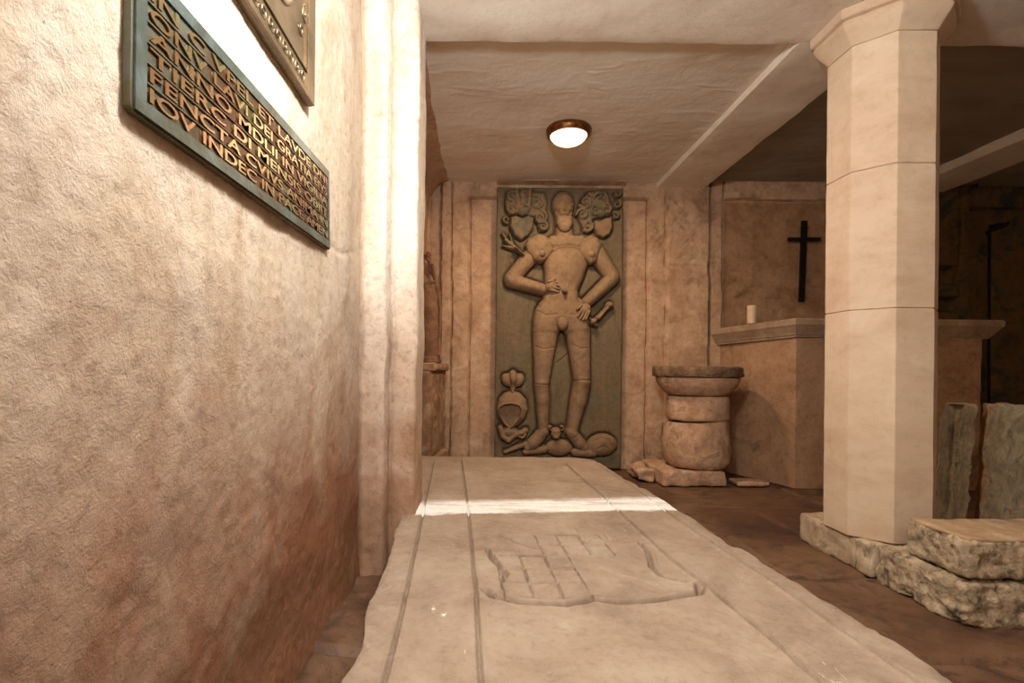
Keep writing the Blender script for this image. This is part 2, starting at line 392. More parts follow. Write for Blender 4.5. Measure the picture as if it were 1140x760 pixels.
# left wall (lumpy hand-laid plaster)
ys = np.arange(-1.5, 2.30, .0085); zs = np.arange(-.06, ZC+.05, .0085)
G = np.zeros((len(zs), len(ys), 3)); G[..., 1] = ys; G[..., 2] = zs[:, None]
P = stack(0, G[..., 1], G[..., 2])
low = np.clip((1.0-G[..., 2])/.8, 0, 1)
d = .007*fbm(P, 1.6, 3, 2)+.0022*fbm(P, 8, 4, 6)+.004*low*fbm(P, 6, 4, 19)+.0011*fbm(P, 50, 3, 8)
d += -.004*np.exp(-np.abs(vn(P*np.array([1, 2.6, .9])*1.3, 77))/.03)*np.clip(fbm(P, 1.8, 2, 9)+.2, 0, 1)*1.6      # cracks
d += .010*np.clip(ridged(P+stack(0*P[..., 0], .3*P[..., 2], 0*P[..., 0]), 2.4, 2, 44)-1.05, 0, 1)*low
d += .012*np.clip((.16-G[..., 2])/.2, 0, 1)
# a small patched ledge in the render
pp = (G[..., 1] > 1.32) & (G[..., 1] < 1.50) & (G[..., 2] > .70) & (G[..., 2] < .84)
d += np.where(pp, .0, 0)
d *= np.clip(1-.0*G[..., 1], 0, 1)
pl = (np.abs(G[..., 1]-1.24) < .62) & (np.abs(G[..., 2]-1.36) < .24)
pl2 = (np.abs(G[..., 1]-1.2) < .42) & (G[..., 2] > 1.56)
G[..., 0] = -.5+d
G[..., 0] = np.where(pl | pl2, np.minimum(G[..., 0], -.496), G[..., 0])
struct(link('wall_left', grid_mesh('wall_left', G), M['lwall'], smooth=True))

# pier at the end of the left wall: a plan outline carried up to the ceiling
plan = [(-.52, 2.24), (-.510, 2.15), (-.490, 2.132), (-.478, 2.122), (-.408, 2.122), (-.392, 2.130), (-.384, 2.155), (-.380, 2.195), (-.373, 2.206),
        (-.366, 2.200), (-.354, 2.196), (-.288, 2.196), (-.275, 2.204), (-.271, 2.22), (-.272, 2.47), (-.276, 2.495), (-.30, 2.50), (-.52, 2.50)]
plan = dense(plan, .008); zs = np.arange(-.03, ZC+.02, .014)
G = np.zeros((len(zs), len(plan), 3)); G[..., 0] = [p[0] for p in plan]; G[..., 1] = [p[1] for p in plan]; G[..., 2] = zs[:, None]
nn = fbm(G, 5, 4, 13)*.005+fbm(stack(G[..., 0]*4, G[..., 1]*4, G[..., 2]), 6, 3, 23)*.003+.0012*fbm(G, 40, 2, 3)
G[..., 1] -= nn; G[..., 0] += nn*.7+.004*fbm(stack(0, 0, G[..., 2]), 3, 3, 7)
G[..., 1] -= .012*np.clip((.2-G[..., 2])/.2, 0, 1)*fbm(G, 12, 3, 5)
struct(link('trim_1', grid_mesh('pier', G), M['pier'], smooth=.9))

# left wall of the far bay, with the coved spring of the vault
prof = [(-.50, -.03), (-.47, 1.9), (-.462, 2.22), (-.445, 2.31), (-.41, 2.38), (-.36, 2.43), (-.29, 2.452)]
prof = dense(prof, .03); ys = np.arange(2.49, YB+.05, .03)
G = np.zeros((len(prof), len(ys), 3)); G[..., 0] = np.array([p[0] for p in prof])[:, None]; G[..., 2] = np.array([p[1] for p in prof])[:, None]; G[..., 1] = ys
G[..., 0] += .006*fbm(G, 5, 3, 3)
struct(link('wall_left_far', grid_mesh('wall_left_far', G), M['bwall'], smooth=True))

# back wall: framed panels, pilaster strips and the niche behind the altar
def px2x(px, py=300): return U(px, py)[0]*YB/F
def z_of(py, px=600): return H-U(px, py)[1]*YB/F
st = .0095
xs = np.arange(-.62, 3.70, st); zs = np.arange(-.03, ZC+.03, st)
G = np.zeros((len(zs), len(xs), 3)); G[..., 0] = xs; G[..., 2] = zs[:, None]
X_ = G[..., 0]+.006*fbm(stack(0, 0, G[..., 2]), 4, 3, 5); Z_ = G[..., 2]+.004*fbm(stack(G[..., 0], 0, 0), 4, 2, 6)
def box(a, b, z0, z1, s=.008):
    f = lambda v: np.clip(v/s+.5, 0, 1)
    return f(X_-a)*f(b-X_)*f(Z_-z0)*f(z1-Z_)
x = px2x
h = np.zeros(X_.shape)
h += .05*box(-1, x(480), -1, 3)
h += .035*box(x(491), x(503), -1, 3)
h += .020*box(x(503), x(741), -1, 3)
h -= .022*box(x(523), x(721), -1, z_of(221))
h += .055*box(x(740), x(786.5), -1, 3)
for zz in (z_of(297, 763), z_of(418, 763)): h -= .008*np.exp(-((Z_-zz)/.007)**2)*box(x(740), x(786.5), -1, 3)
h += .030*box(x(789.5), x(803), -1, 3)
h += .030*box(x(803), 3.62, z_of(223, 850), 3)
h -= .015*box(x(803), 3.62, -1, z_of(223, 850))
ns_ = 2.4
for xx_, dp_ in ((491, .035), (503, .035), (740.5, .04), (788, .05), (803.5, .05)): h -= dp_*np.exp(-((X_-x(xx_)+.004*fbm(stack(0, 0, G[..., 2]), 16, 3, int(xx_)))/.007)**2)
h += .085*box(x(553), x(694), z_of(206.5, 622), z_of(203.0, 622), .01)
for xx_, zt__ in ((523, 221), (721, 221)): h -= .028*np.exp(-((X_-x(xx_))/.010)**2)*(G[..., 2] < z_of(zt__))
h -= .028*np.exp(-((Z_-z_of(221))/.009)**2)*box(x(523), x(721), -1, 3)
h += .0045*fbm(G, 6, 4, 3)+.0015*fbm(G, 30, 3, 9)+.004*box(x(803), 3.6, -1, 2.3)*fbm(G, 9, 3, 17)
h += .012*np.clip((.12-G[..., 2])/.12, 0, 1)*(1+fbm(G, 14, 3, 2))
G[..., 1] = YB-h
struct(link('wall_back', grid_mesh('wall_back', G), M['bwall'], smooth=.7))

# wall of the right bay: old ochre blocks with open joints, then a framed panel in a deeper recess
xs = np.arange(3.64, XR+.05, st)
G = np.zeros((len(zs), len(xs), 3)); G[..., 0] = xs; G[..., 2] = zs[:, None]
X_ = G[..., 0]+.008*fbm(stack(0, 0, G[..., 2]), 4, 3, 5); Z_ = G[..., 2]+.006*fbm(stack(G[..., 0], 0, 0), 4, 2, 6)
h = .06*fbm(G, 6, 4, 3)*.1-.10
h += .10*box(3.0, px2x(1068), 1.2, 3)
for a_, b_ in ((1.62, 1.76), (1.38, 1.50)): h -= .10*box(3.0, px2x(1067), a_, b_, .03)
h += .12*box(px2x(1069), px2x(1076), -1, 3)+.07*box(px2x(1076), px2x(1084), -1, 3)
h += .07*box(px2x(1083), 9, z_of(230, 1110), 3)
G[..., 1] = YB-h
struct(link('wall_back_right', grid_mesh('wall_back_right', G), M['ochre'], smooth=.7))

# right and rear walls of the crypt
def wall_panel(name, a, b, m, seed):
    n = max(4, int(math.hypot(b[0]-a[0], b[1]-a[1])/.05)); zs = np.linspace(-.03, ZC+.03, 50)
    s = np.linspace(0, 1, n); G = np.zeros((len(zs), n, 3))
    G[..., 0] = a[0]+(b[0]-a[0])*s; G[..., 1] = a[1]+(b[1]-a[1])*s; G[..., 2] = zs[:, None]
    k = .012*fbm(G, 3, 4, seed); L = math.hypot(b[0]-a[0], b[1]-a[1]); nx, ny = -(b[1]-a[1])/L, (b[0]-a[0])/L
    G[..., 0] += nx*k; G[..., 1] += ny*k
    struct(link(name, grid_mesh(name, G), m, smooth=True))
wall_panel('wall_right', (XR, YB+.05), (XR, -1.5), M['cover'], 4)
wall_panel('wall_front', (XR, -1.45), (-.6, -1.45), M['cover'], 8)

# ceiling panels (plaster fields) and beams
def ceiling(name, x0, x1, y0, y1, zc, m, sag=0.0, seed=1, step=.02):
    xs = np.arange(x0, x1+step, step); ys = np.arange(y0, y1+step, step)
    G = np.zeros((len(ys), len(xs), 3)); G[..., 0] = xs; G[..., 1] = ys[:, None]
    G[..., 2] = zc+.005*fbm(G, 2.5, 4, seed)+.003*np.clip(ridged(stack(G[..., 0]*.6, G[..., 1]*1.4, 0), 5, 3, seed+4)-.9, 0, 1)
    G[..., 2] -= sag*np.clip((-.15-G[..., 0])/.35, 0, 1)**2
    struct(link(name, grid_mesh(name, G, flip=True), m, smooth=True))
YE = 2.492
ceiling('ceiling', -.55, 1.52, YE-.03, YB+.05, ZC, M['ceil'], 0, 3)
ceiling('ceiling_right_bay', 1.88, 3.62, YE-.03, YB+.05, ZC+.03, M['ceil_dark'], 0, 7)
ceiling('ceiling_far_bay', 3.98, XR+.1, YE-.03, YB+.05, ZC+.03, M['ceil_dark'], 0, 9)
ceiling('ceiling_near_bay', -.7, XR+.1, -1.5, 1.78, ZC+.06, M['ceil'], 0, 5, .04)
def beam(name, lo, hi, seed, m=None):
    me = block_mesh(name, lo, hi, .03, .006, .003, 5, seed)
    struct(link(name, me, m or M['beam'], smooth=.6))
beam('trim_2', (-.62, 1.72, ZB), (XR+.05, YE, ZB+.14), 3)
beam('trim_3', (1.497, YE-.02, ZB), (1.905, YB+.02, ZB+.14), 5)
beam('trim_4', (3.60, YE-.02, ZB), (3.99, YB+.02, ZB+.14), 7)

# ------------------------------------------------------------------ octagonal column
cx, cy = 1.796, 2.348
col = empty('stone_column', (cx, cy, 0))
tag(col, 'tall pale octagonal sandstone column with moulded capital beside the rough blocks', 'column')
def octa_mesh(name, prof, bev=.003, wob=0, joint=True):
    """profile of (half width, z) swept round a regular octagon"""
    V, Q = [], []
    k = math.tan(PI/8)
    NS = 10
    ring = []
    cs = [(1, -k), (1, k), (k, 1), (-k, 1), (-1, k), (-1, -k), (-k, -1), (k, -1)]
    pts = []
    for i in range(8):
        a, b = cs[i], cs[(i+1) % 8]
        for j in range(NS):
            s = j/NS; s = .03 if j == 0 else s
            if j == 0: pts.append((a[0]*.985, a[1]*.985) if False else (a[0]+(b[0]-a[0])*.012, a[1]+(b[1]-a[1])*.012))
            else: pts.append((a[0]+(b[0]-a[0])*s, a[1]+(b[1]-a[1])*s))
        pts.append((a[0]+(b[0]-a[0])*.988, a[1]+(b[1]-a[1])*.988))
    n = len(pts)
    for r, z in prof:
        for p in pts: V.append((p[0]*r, p[1]*r, z))
    for i in range(len(prof)-1):
        for q in range(n): a, b = i*n+q, i*n+(q+1) % n; Q.append((a, b, b+n, a+n))
    Q.append(tuple(range(n))[::-1]); Q.append(tuple(range((len(prof)-1)*n, len(prof)*n)))
    V = np.array(V)
    if wob:
        dd = wob*fbm(V+np.array([cx, cy, 0]), 11, 4, 3)
        L = np.maximum(np.linalg.norm(V[:, :2], axis=1), 1e-6); V[:, :2] += V[:, :2]/L[:, None]*dd[:, None]
    return mesh(name, V, Q)
R = .193
def drum(z0, z1, r0, r1, name='shaft_drum'):
    e = .004
    prof = dense([(r0-e, z0+.0005), (r0, z0+e), (r1, z1-e), (r1-e, z1-.0005)], .05)
    return link(name, octa_mesh(name, prof, wob=.0012), M['col'], col, smooth=.3)
drum(.138, 1.117, R, R); drum(1.117, 1.718, R, R); drum(1.718, 2.268, R, R*.998)
cap = [(R*.998, 2.268), (R+.003, 2.272), (R+.012, 2.285), (R+.028, 2.305), (R+.044, 2.325), (R+.052, 2.343), (R+.052, 2.350), (R+.046, 2.354), (R+.048, 2.360), (R+.062, 2.366), (R+.066, 2.372), (R+.066, 2.404), (R+.062, 2.409)]
link('capital', octa_mesh('capital', cap, wob=.003), M['col'], col, smooth=.35)
me = block_mesh('plinth', (1.62-cx, 2.245-cy, 0), (2.09-cx, 2.64-cy, .138), .014, .012, .005, 14, 4)
link('plinth', me, M['plinth'], col, smooth=.9)
me = block_mesh('plinth', (1.618-cx, 2.150-cy, 0), (2.09-cx, 2.243-cy, .136), .012, .012, .006, 14, 6)
link('plinth', me, M['plinth'], col, smooth=.9)

# hewn blocks in front of the column
me = block_mesh('hewn_block', (1.622, 1.742, -.004), (2.55, 2.130, .143), .0075, .012, .006, 14, 21, rid=.0065, ridscale=30)
tag(link('stone_block', me, M['rough'], smooth=1.2), 'large rough-hewn stone block lying on the floor in front of the column plinth', 'stone block')
def wp(W):
    t_ = (W[:, 1]-1.75)/.25
    W[:, 0] += np.where(W[:, 0] < 1.85, .03*t_, 0)*(1-np.clip((W[:, 0]-1.65)/.2, 0, 1))
    return W
up = empty('broken_stone', (1.7, 1.9, .160))
tag(up, 'smaller broken stone with a flat brown top lying on the large rough block', 'stone block')
me = block_mesh('hewn_body', (1.645-1.7, 1.748-1.9, 0), (2.45-1.7, 2.0-1.9, .122), .0075, .010, .005, 15, 31, rid=.005, ridscale=32)
link('body', me, M['rough'], up, smooth=1.2)
me = block_mesh('flat_top', (1.648-1.7, 1.752-1.9, .118), (2.44-1.7, 1.998-1.9, .136), .010, .006, .003, 12, 33)
link('flat_top', me, M['rough_top'], up, smooth=1.2)['label'] = 'flat brown sawn top face'

# two upright slab fragments behind the blocks
def frag(name, label, L, Rr, y0, y1, ztop, seed, lean, side=.97, edge=False):
    def f(W):
        z = W[:, 2].copy(); u = W[:, 0].copy()
        l = np.interp(z, [p[0] for p in L], [p[1] for p in L]); r = np.interp(z, [p[0] for p in Rr], [p[1] for p in Rr])
        W[:, 0] = l+(r-l)*u; W[:, 0] += .006*fbm(stack(0, 0, z), 22, 3, seed)
        W[:, 0] += np.clip(1-u*3, 0, 1)*(W[:, 1]-y0)*side
        W[:, 1] += lean*z
        return W
    me = block_mesh(name, (0, y0, -.003), (1, y1, ztop), .014, .012, .006, 15, seed, f, rid=.002, ridscale=30)
    # the box is stretched in x by the warp, so its noise there stays fine
    o = link(name, me, M['grey'], smooth=1.2); me.materials.append(M['ochre_edge'])
    for p in me.polygons:
        if edge and p.normal.x < -.45: p.material_index = 1
    return tag(o, label, 'stone slab', 'upright slab fragments')
Yf = 2.72
def zx(px, py, Y=Yf):
    v = atY(px, py, Y); return (v.z, v.x)
La = [zx(1057, 598), zx(1060, 570), zx(1064, 510), zx(1063, 490), zx(1069, 466), zx(1077, 452)]
Ra = [zx(1075, 598), zx(1078, 570), zx(1084, 510), zx(1090, 470), zx(1093, 452)]
frag('slab_fragment', 'narrow upright grey stone fragment nearest the column, left of the dark gap', La, Ra, Yf, Yf+.13, zx(1080, 451)[0], 41, .03)
Lb = [zx(1088, 600, 2.70), zx(1091, 570, 2.70), zx(1096, 510, 2.70), zx(1102, 470, 2.70), zx(1103, 462, 2.70), zx(1104, 451, 2.70)]
frag('slab_fragment', 'wide upright grey stone slab at the right, with an orange-brown edge by the dark gap', Lb, [(0, 3.25), (.7, 3.20)], 2.70, 2.84, zx(1100, 451, 2.70)[0], 43, .03, .80, True)

# ------------------------------------------------------------------ tomb slab on the floor
TZ = .23
Lp = [(470, 506), (463, 528), (449.5, 562), (438, 597), (432, 622), (419.5, 647), (407.6, 681), (403, 716), (391, 739), (380, 757)]
Rp = [(1070, 760), (1000, 714), (981, 705), (943, 681), (909, 661), (858, 630), (825, 609), (800, 595), (774, 577), (748, 562), (729, 549.5), (709, 538), (679, 521), (662, 511.5), (640, 508.7)]
Lw = sorted([(v.y, v.x) for v in (atZ(p[0], p[1], TZ) for p in Lp)]); Rw = sorted([(v.y, v.x) for v in (atZ(p[0], p[1], TZ) for p in Rp)])
yF = min(Lw[-1][0], Rw[-1][0]); yN = .66
Lw = [(yN, Lw[0][1]-.03)]+Lw; Rw = [(yN, Rw[0][1]+.015)]+Rw
s = np.linspace(0, 1, 620); ys = yN*(yF/yN)**s
NC = 430
l = np.interp(ys, *zip(*Lw))+.003*fbm(stack(ys, 0, 0), 9, 4, 3); r = np.interp(ys, *zip(*Rw))+.005*fbm(stack(ys, 3, 0), 9, 4, 5)
u = np.linspace(0, 1, NC)
G = np.zeros((len(ys), NC, 3)); G[..., 0] = l[:, None]+(r-l)[:, None]*u; G[..., 1] = ys[:, None]
dl = G[..., 0]-l[:, None]; dr = r[:, None]-G[..., 0]; df = yF-G[..., 1]; dnn = G[..., 1]-yN
de = np.minimum(np.minimum(dl, dr), np.minimum(df, dnn))
P2 = stack(G[..., 0], G[..., 1], 0)
zt = np.zeros(de.shape)
zt -= .006*np.exp(-np.maximum(de, 0)/.006)*(1+.6*fbm(P2, 18, 3, 9))            # worn edge
chip = np.clip(fbm(P2, 6, 4, 12)+.15-de/.06, 0, 1); zt -= .010*chip            # flaked borders
zt += .0012*fbm(P2, 10, 4, 2)+.0008*fbm(P2, 55, 3, 7)
# rough pocked border on the near left
rb = np.clip(1-dl/.11, 0, 1)*np.clip((1.9-G[..., 1])/.3, 0, 1); zt += rb*.0035*fbm(P2, 40, 3, 15)-rb*.002
def pl_dist(pts, wobs=.0008, seed=1):
    Q = stack(G[..., 0]+wobs*fbm(P2, 12, 2, seed), G[..., 1]+wobs*fbm(P2, 12, 2, seed+3))
    W = [atZ(p[0], p[1], TZ) for p in pts]; D = np.full(de.shape, 9.0)
    for a, b in zip(W[:-1], W[1:]):
        ab = np.array([b.x-a.x, b.y-a.y]); ap = Q-np.array([a.x, a.y])
        tt = np.clip((ap@ab)/max(1e-9, ab@ab), 0, 1)
        D = np.minimum(D, np.linalg.norm(ap-tt[..., None]*ab, axis=-1))
    return D
def groove(pts, wd=.006, dp=.005, lip=.0012):
    D = pl_dist(pts); return -dp*np.exp(-(D/wd)**2)+lip*np.exp(-((D-2.2*wd)/wd)**2)
for ln in ([(426, 766), (447, 682), (471, 570), (483, 512)], [(536, 766), (530, 660), (521, 566), (513.5, 511)],
           [(920, 766), (860, 714), (800, 664), (748, 624), (671, 553), (629, 516)], [(1032, 766), (1000, 746), (860, 648), (757, 581), (714, 549), (664, 516)]):
    zt += groove(ln, .0042, .012, .0045 if ln[0][0] > 600 else .002)
def sh(pts): return [(520+a/4.071, 560+b/4.071) for a, b in pts]
zt += groove(sh([(80, 390), (120, 425), (230, 448), (330, 458), (450, 462), (575, 435), (690, 452), (830, 445), (960, 425), (1055, 408), (1052, 372)]), .0085, .034, .004)
zt += groove(sh([(90, 205), (110, 250), (150, 290), (175, 318), (160, 350)]), .0065, .022, .003)
zt += groove(sh([(160, 152), (230, 182), (330, 212), (395, 225)]), .006, .020, .003)
zt += groove(sh([(785, 180), (815, 210), (828, 250), (835, 288), (880, 330), (950, 350), (1010, 358)]), .0065, .020, .003)
zt += groove(sh([(580, 285), (660, 318), (750, 340), (850, 372)]), .006, .005)
zt += groove(sh([(490, 105), (530, 150), (550, 185), (580, 225)]), .005, .004); zt += groove(sh([(625, 135), (650, 175), (700, 190), (780, 185)]), .005, .004)
# the chequered quarter: alternate squares stand a little proud
ox, oy = sh([(430, 460)])[0]
o0 = atZ(*sh([(440, 430)])[0], TZ); ax = atZ(*sh([(575, 430)])[0], TZ)-o0; ay = atZ(*sh([(345, 235)])[0], TZ)-o0
ay = ay/3.0
det = ax.x*ay.y-ax.y*ay.x
qx = G[..., 0]-o0.x; qy = G[..., 1]-o0.y
ca = (qx*ay.y-qy*ay.x)/det; cb = (ax.x*qy-ax.y*qx)/det
ci, cj = np.floor(ca), np.floor(cb)
edge_ = np.minimum(np.minimum(ca-ci, 1-(ca-ci)), np.minimum(cb-cj, 1-(cb-cj)))
inq = (ca > -2) & (ca < 1) & (cb > 0) & (cb < 3) | ((ca > 0) & (ca < 3) & (cb > 3) & (cb < 5))
zt += np.where(inq & ((ci+cj) % 2 == 0), .004*np.clip(edge_/.04, 0, 1), 0)
ea_ = np.minimum(ca-ci, 1-(ca-ci))*np.hypot(ax.x, ax.y); eb_ = np.minimum(cb-cj, 1-(cb-cj))*np.hypot(ay.x, ay.y)
zt -= np.where(inq, .009*np.maximum(np.exp(-(ea_/.0035)**2), 1.6*np.exp(-(eb_/.009)**2)), 0)
G[..., 2] = TZ+zt
# skirt: carry the borders down to the floor
def skirt(row, nx, ny, seed):
    out = []
    for k, zz in enumerate(np.linspace(1, 0, 12)[1:]):
        Rk = row.copy(); Rk[:, 2] = .0+(row[:, 2])*zz; b = .010*fbm(stack(Rk[:, 0], Rk[:, 1], Rk[:, 2]), 12, 3, seed)*(1-(k == 11))
        Rk[:, 0] += nx*b; Rk[:, 1] += ny*b; out.append(Rk)
    return np.stack([row]+out)
me_parts = [grid_mesh('a', G)]
for row, nx, ny, fl in ((G[0], 0, -1, True), (G[-1], 0, 1, False), (G[:, 0], -1, 0, False), (G[:, -1], 1, 0, True)):
    me_parts.append(grid_mesh('s', skirt(row, nx, ny, 7), flip=fl))
bm = bmesh.new()
for mm in me_parts: bm.from_mesh(mm)
bmesh.ops.remove_doubles(bm, verts=bm.verts, dist=2e-4)
me = bpy.data.meshes.new('tomb_slab'); bm.to_mesh(me); bm.free()
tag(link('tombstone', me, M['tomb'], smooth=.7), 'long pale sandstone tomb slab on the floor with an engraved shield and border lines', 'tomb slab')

# ------------------------------------------------------------------ carved grave slab of a knight on the back wall
YS = 4.400                                             # its front face
eff = empty('knight_gravestone', (atY(622, 360, YS).x, YS, 0))
tag(eff, 'tall carved grave slab against the back wall with a standing armoured knight in relief', 'grave slab')
ex = eff.location.x
c_tl, c_tr, c_bl, c_br = atY(554, 209, YS), atY(693, 208, YS), atY(550, 506, YS), atY(693, 520, YS)
zt_, zb_ = (c_tl.z+c_tr.z)/2, .012
xL, xRr = (c_tl.x+c_bl.x)/2, (c_tr.x+c_br.x)/2
st = .0038
gx = np.arange(xL, xRr, st); gz = np.arange(zb_, zt_, st)
GX, GZ = np.meshgrid(gx, gz)
# pixel frame of the relief, for laying the figure out
def toP(X, Z):
    dx = X*F/YS; dy = (H-Z)*F/YS; c, s_ = math.cos(TH), math.sin(TH)
    return CX+dx*c-dy*s_, CY+dx*s_+dy*c
PX, PY = toP(GX, GZ)
def smax(hs, p=7):
    a = np.zeros(PX.shape)
    for q in hs: a = a+np.maximum(q, 0)**p
    return a**(1/p)
def capf(x1, y1, r1, x2, y2, r2, h, h2=None, pw=.5):
    h2 = h if h2 is None else h2
    dx, dy = x2-x1, y2-y1; L2 = dx*dx+dy*dy+1e-9
    tt = np.clip(((PX-x1)*dx+(PY-y1)*dy)/L2, 0, 1); d = np.hypot(PX-x1-tt*dx, PY-y1-tt*dy); rr = r1+(r2-r1)*tt
    return (h+(h2-h)*tt)*np.clip(1-(d/rr)**2, 0, 1)**pw
def ell(cx_, cy_, rx, ry, h, a=0, pw=.5):
    c, s_ = math.cos(a), math.sin(a); X, Y = PX-cx_, PY-cy_; u = (X*c+Y*s_)/rx; v = (-X*s_+Y*c)/ry
    return h*np.clip(1-u*u-v*v, 0, 1)**pw
def poly(pts, h, soft=2.0, dome=0.0):
    n = len(pts); inside = np.zeros(PX.shape, bool); D = np.full(PX.shape, 99.0)
    for i in range(n):
        (x1, y1), (x2, y2) = pts[i], pts[(i+1) % n]
        cnd = ((y1 > PY) != (y2 > PY)) & (PX < (x2-x1)*(PY-y1)/((y2-y1) if y2 != y1 else 1e-9)+x1); inside ^= cnd
        dx, dy = x2-x1, y2-y1; tt = np.clip(((PX-x1)*dx+(PY-y1)*dy)/(dx*dx+dy*dy+1e-9), 0, 1)
        D = np.minimum(D, np.hypot(PX-x1-tt*dx, PY-y1-tt*dy))
    s = np.clip(D/soft, 0, 1)
    return np.where(inside, h*np.sqrt(1-(1-s)**2)+dome*np.clip(D, 0, 14)/14, 0)
def path(pts, r, h, r2=None):
    r2 = r if r2 is None else r2; n = len(pts)-1
    return smax([capf(*pts[i], r+(r2-r)*i/n, *pts[i+1], r+(r2-r)*(i+1)/n, h) for i in range(n)], 10)
def line_d(pts):
    D = np.full(PX.shape, 99.0)
    for (x1, y1), (x2, y2) in zip(pts[:-1], pts[1:]):
        dx, dy = x2-x1, y2-y1; tt = np.clip(((PX-x1)*dx+(PY-y1)*dy)/(dx*dx+dy*dy+1e-9), 0, 1)
        D = np.minimum(D, np.hypot(PX-x1-tt*dx, PY-y1-tt*dy))
    return D
def cut(h, pts, w=.5, dp=.006): return np.where(h > 0, np.maximum(h-dp*np.exp(-(line_d(pts)/w)**2), .001), h)
union = np.zeros(PX.shape, bool)
def relief(name, h, m, parent=None, label=None, rough=.0016, seed=3):
    on = h > .0015
    union[on] = True
    keep = on[:-1, :-1] | on[1:, :-1] | on[:-1, 1:] | on[1:, 1:]
    hh = np.where(on, h+rough*fbm(stack(GX, GZ, 0), 22, 4, seed), -.045)
    P = stack(GX-ex, -hh, GZ)
    o = link(name, grid_mesh(name, P, keep=keep), m, parent or eff, smooth=1.1)
    if label: o['label'] = label
    return o
HB = .088
body = [
    # trunk: chest, belly, hips
    poly([(608, 268), (646, 268), (653, 281), (654, 296), (649, 311), (643, 324), (644, 336), (652, 346), (656, 358), (657, 372), (629, 373), (625, 366), (621, 373), (593, 372), (593, 358), (596, 344), (603, 334), (606, 322), (606, 305), (604, 288)], HB*.75, 7, .028),
    ell(630, 296, 20, 25, HB*1.15), ell(625, 345, 27, 20, HB*.9),
    # collar and neck
    poly([(612, 263), (648, 263), (656, 272), (646, 279), (630, 276.5), (614, 279), (604, 273)], HB*1.0, 4, .01),
    capf(627, 240, 8, 628, 268, 11, HB*.9),
    # legs
    capf(607, 368, 14.6, 603, 425, 8.8, HB*1.0, HB*.85), capf(602.5, 428, 8.4, 604, 446, 8.0, HB*.95, HB*.8), capf(604, 444, 8.0, 604.5, 480, 5.6, HB*.8, HB*.6),
    capf(643, 368, 14.2, 648, 425, 9.4, HB*1.0, HB*.9), capf(648, 426, 9.6, 644, 447, 9.2, HB*1.0, HB*.8), capf(644, 445, 9.2, 637, 480, 6.2, HB*.8, HB*.6),
    # feet, turned out
    capf(604.5, 481, 6.6, 594, 493, 7.2, HB*.7, HB*.62), capf(594, 493, 6.8, 588, 498, 5.2, HB*.6, HB*.45),
    capf(635.5, 481, 6.6, 645, 493, 7.0, HB*.7, HB*.62), capf(645, 493, 6.6, 650, 498, 5.4, HB*.6, HB*.45),
    # arms
    capf(592, 284, 9.6, 569, 311, 8.4, HB*.95, HB*.85), capf(569.5, 313, 8.4, 604, 323, 6.9, HB*.85, HB*1.15),
    capf(664, 282, 10, 681, 308, 8.2, HB*.95, HB*.85), capf(681, 310.5, 8.2, 653, 337, 6.4, HB*.85, HB*1.1),
]
hb = smax(body, 6)
hb = cut(hb, [(614, 283), (620, 279.5), (630, 278), (640, 279.5), (648, 283)], 1.0, .012)
hb = cut(hb, [(594.5, 427), (611, 428)], .7, .008); hb = cut(hb, [(639, 424), (645, 422.5), (657, 423)], .8, .010)
hb = cut(hb, [(594, 385), (604, 389), (616, 387)], .7, .005); hb = cut(hb, [(636, 384), (644, 388.5), (656, 387)], .7, .005)
hb = cut(hb, [(596, 346), (606, 352), (618, 351)], .8, .005); hb = cut(hb, [(633, 351), (645, 352), (655, 348)], .8, .005)
hb = cut(hb, [(630, 284), (629.5, 300), (628, 326)], .5, .004)
hb = cut(hb, [(593, 319), (594, 329)], .6, .007); hb = cut(hb, [(652, 324), (661, 336)], .7, .006)
hb = cut(hb, [(597, 484), (606, 488), (611, 484)], .6, .005); hb = cut(hb, [(630, 484), (636, 488), (643, 483)], .6, .005)
fig = relief('knight_figure', hb, M['figure'], label='standing knight in plate armour carved in relief')
def on_fig(name, h, off, m='figure', label=None, par=None):
    hh = np.where(h > .001, np.maximum(h+off, .002), 0); return relief(name, hh, M[m], par or fig, label)
# pauldrons
p1 = smax([poly([(587, 268), (596, 263), (606, 264), (613, 270), (616, 281), (610, 289), (602, 294), (593, 292), (586, 283), (584, 275)], .045, 7, .02), ell(602, 285, 5, 5, .074)], 12)
p1 = cut(p1, [(598, 284), (600, 281), (604, 281.5), (606.5, 285), (604, 289), (600, 289)], .5, .006)
on_fig('pauldron', p1, .058)
p2 = smax([poly([(642, 276), (647, 267), (656, 264), (664, 267), (668, 276), (665, 285), (662, 293), (655, 296), (648, 290), (643, 284)], .045, 7, .02), ell(656, 286, 5, 5, .074)], 12)
on_fig('pauldron', p2, .058)
# helmeted head with worn face, and chin guard
hd = smax([ell(626.7, 229.5, 12.4, 15.2, .105), capf(627, 232, 11.5, 627, 248, 8.5, .09)], 8)
hd -= .022*ell(626.7, 233.5, 9.2, 12.5, 1, pw=.25)*(hd > .03)
hd = np.where(hd > 0, hd+smax([ell(626.7, 231, 9.4, 12.5, .020, pw=.7), capf(626.8, 229, 1.2, 626.6, 237, 1.9, .034), capf(619.5, 227.5, .9, 624.5, 227, 1.2, .026), capf(629.5, 227, 1.2, 634, 227.5, .9, .026), ell(620, 234.5, 3, 3.4, .025), ell(633.4, 234.5, 3, 3.4, .025), capf(623.5, 241.3, 1.0, 630, 241.3, 1.0, .028)], 6), 0)
for e_ in ((620.8, 230.2), (632.2, 230.2)): hd = np.where(hd > 0, hd-.007*np.exp(-((PX-e_[0])/2.4)**2-((PY-e_[1])/1.2)**2), hd)
on_fig('helmet', hd, 0, label='close helmet with a worn face')
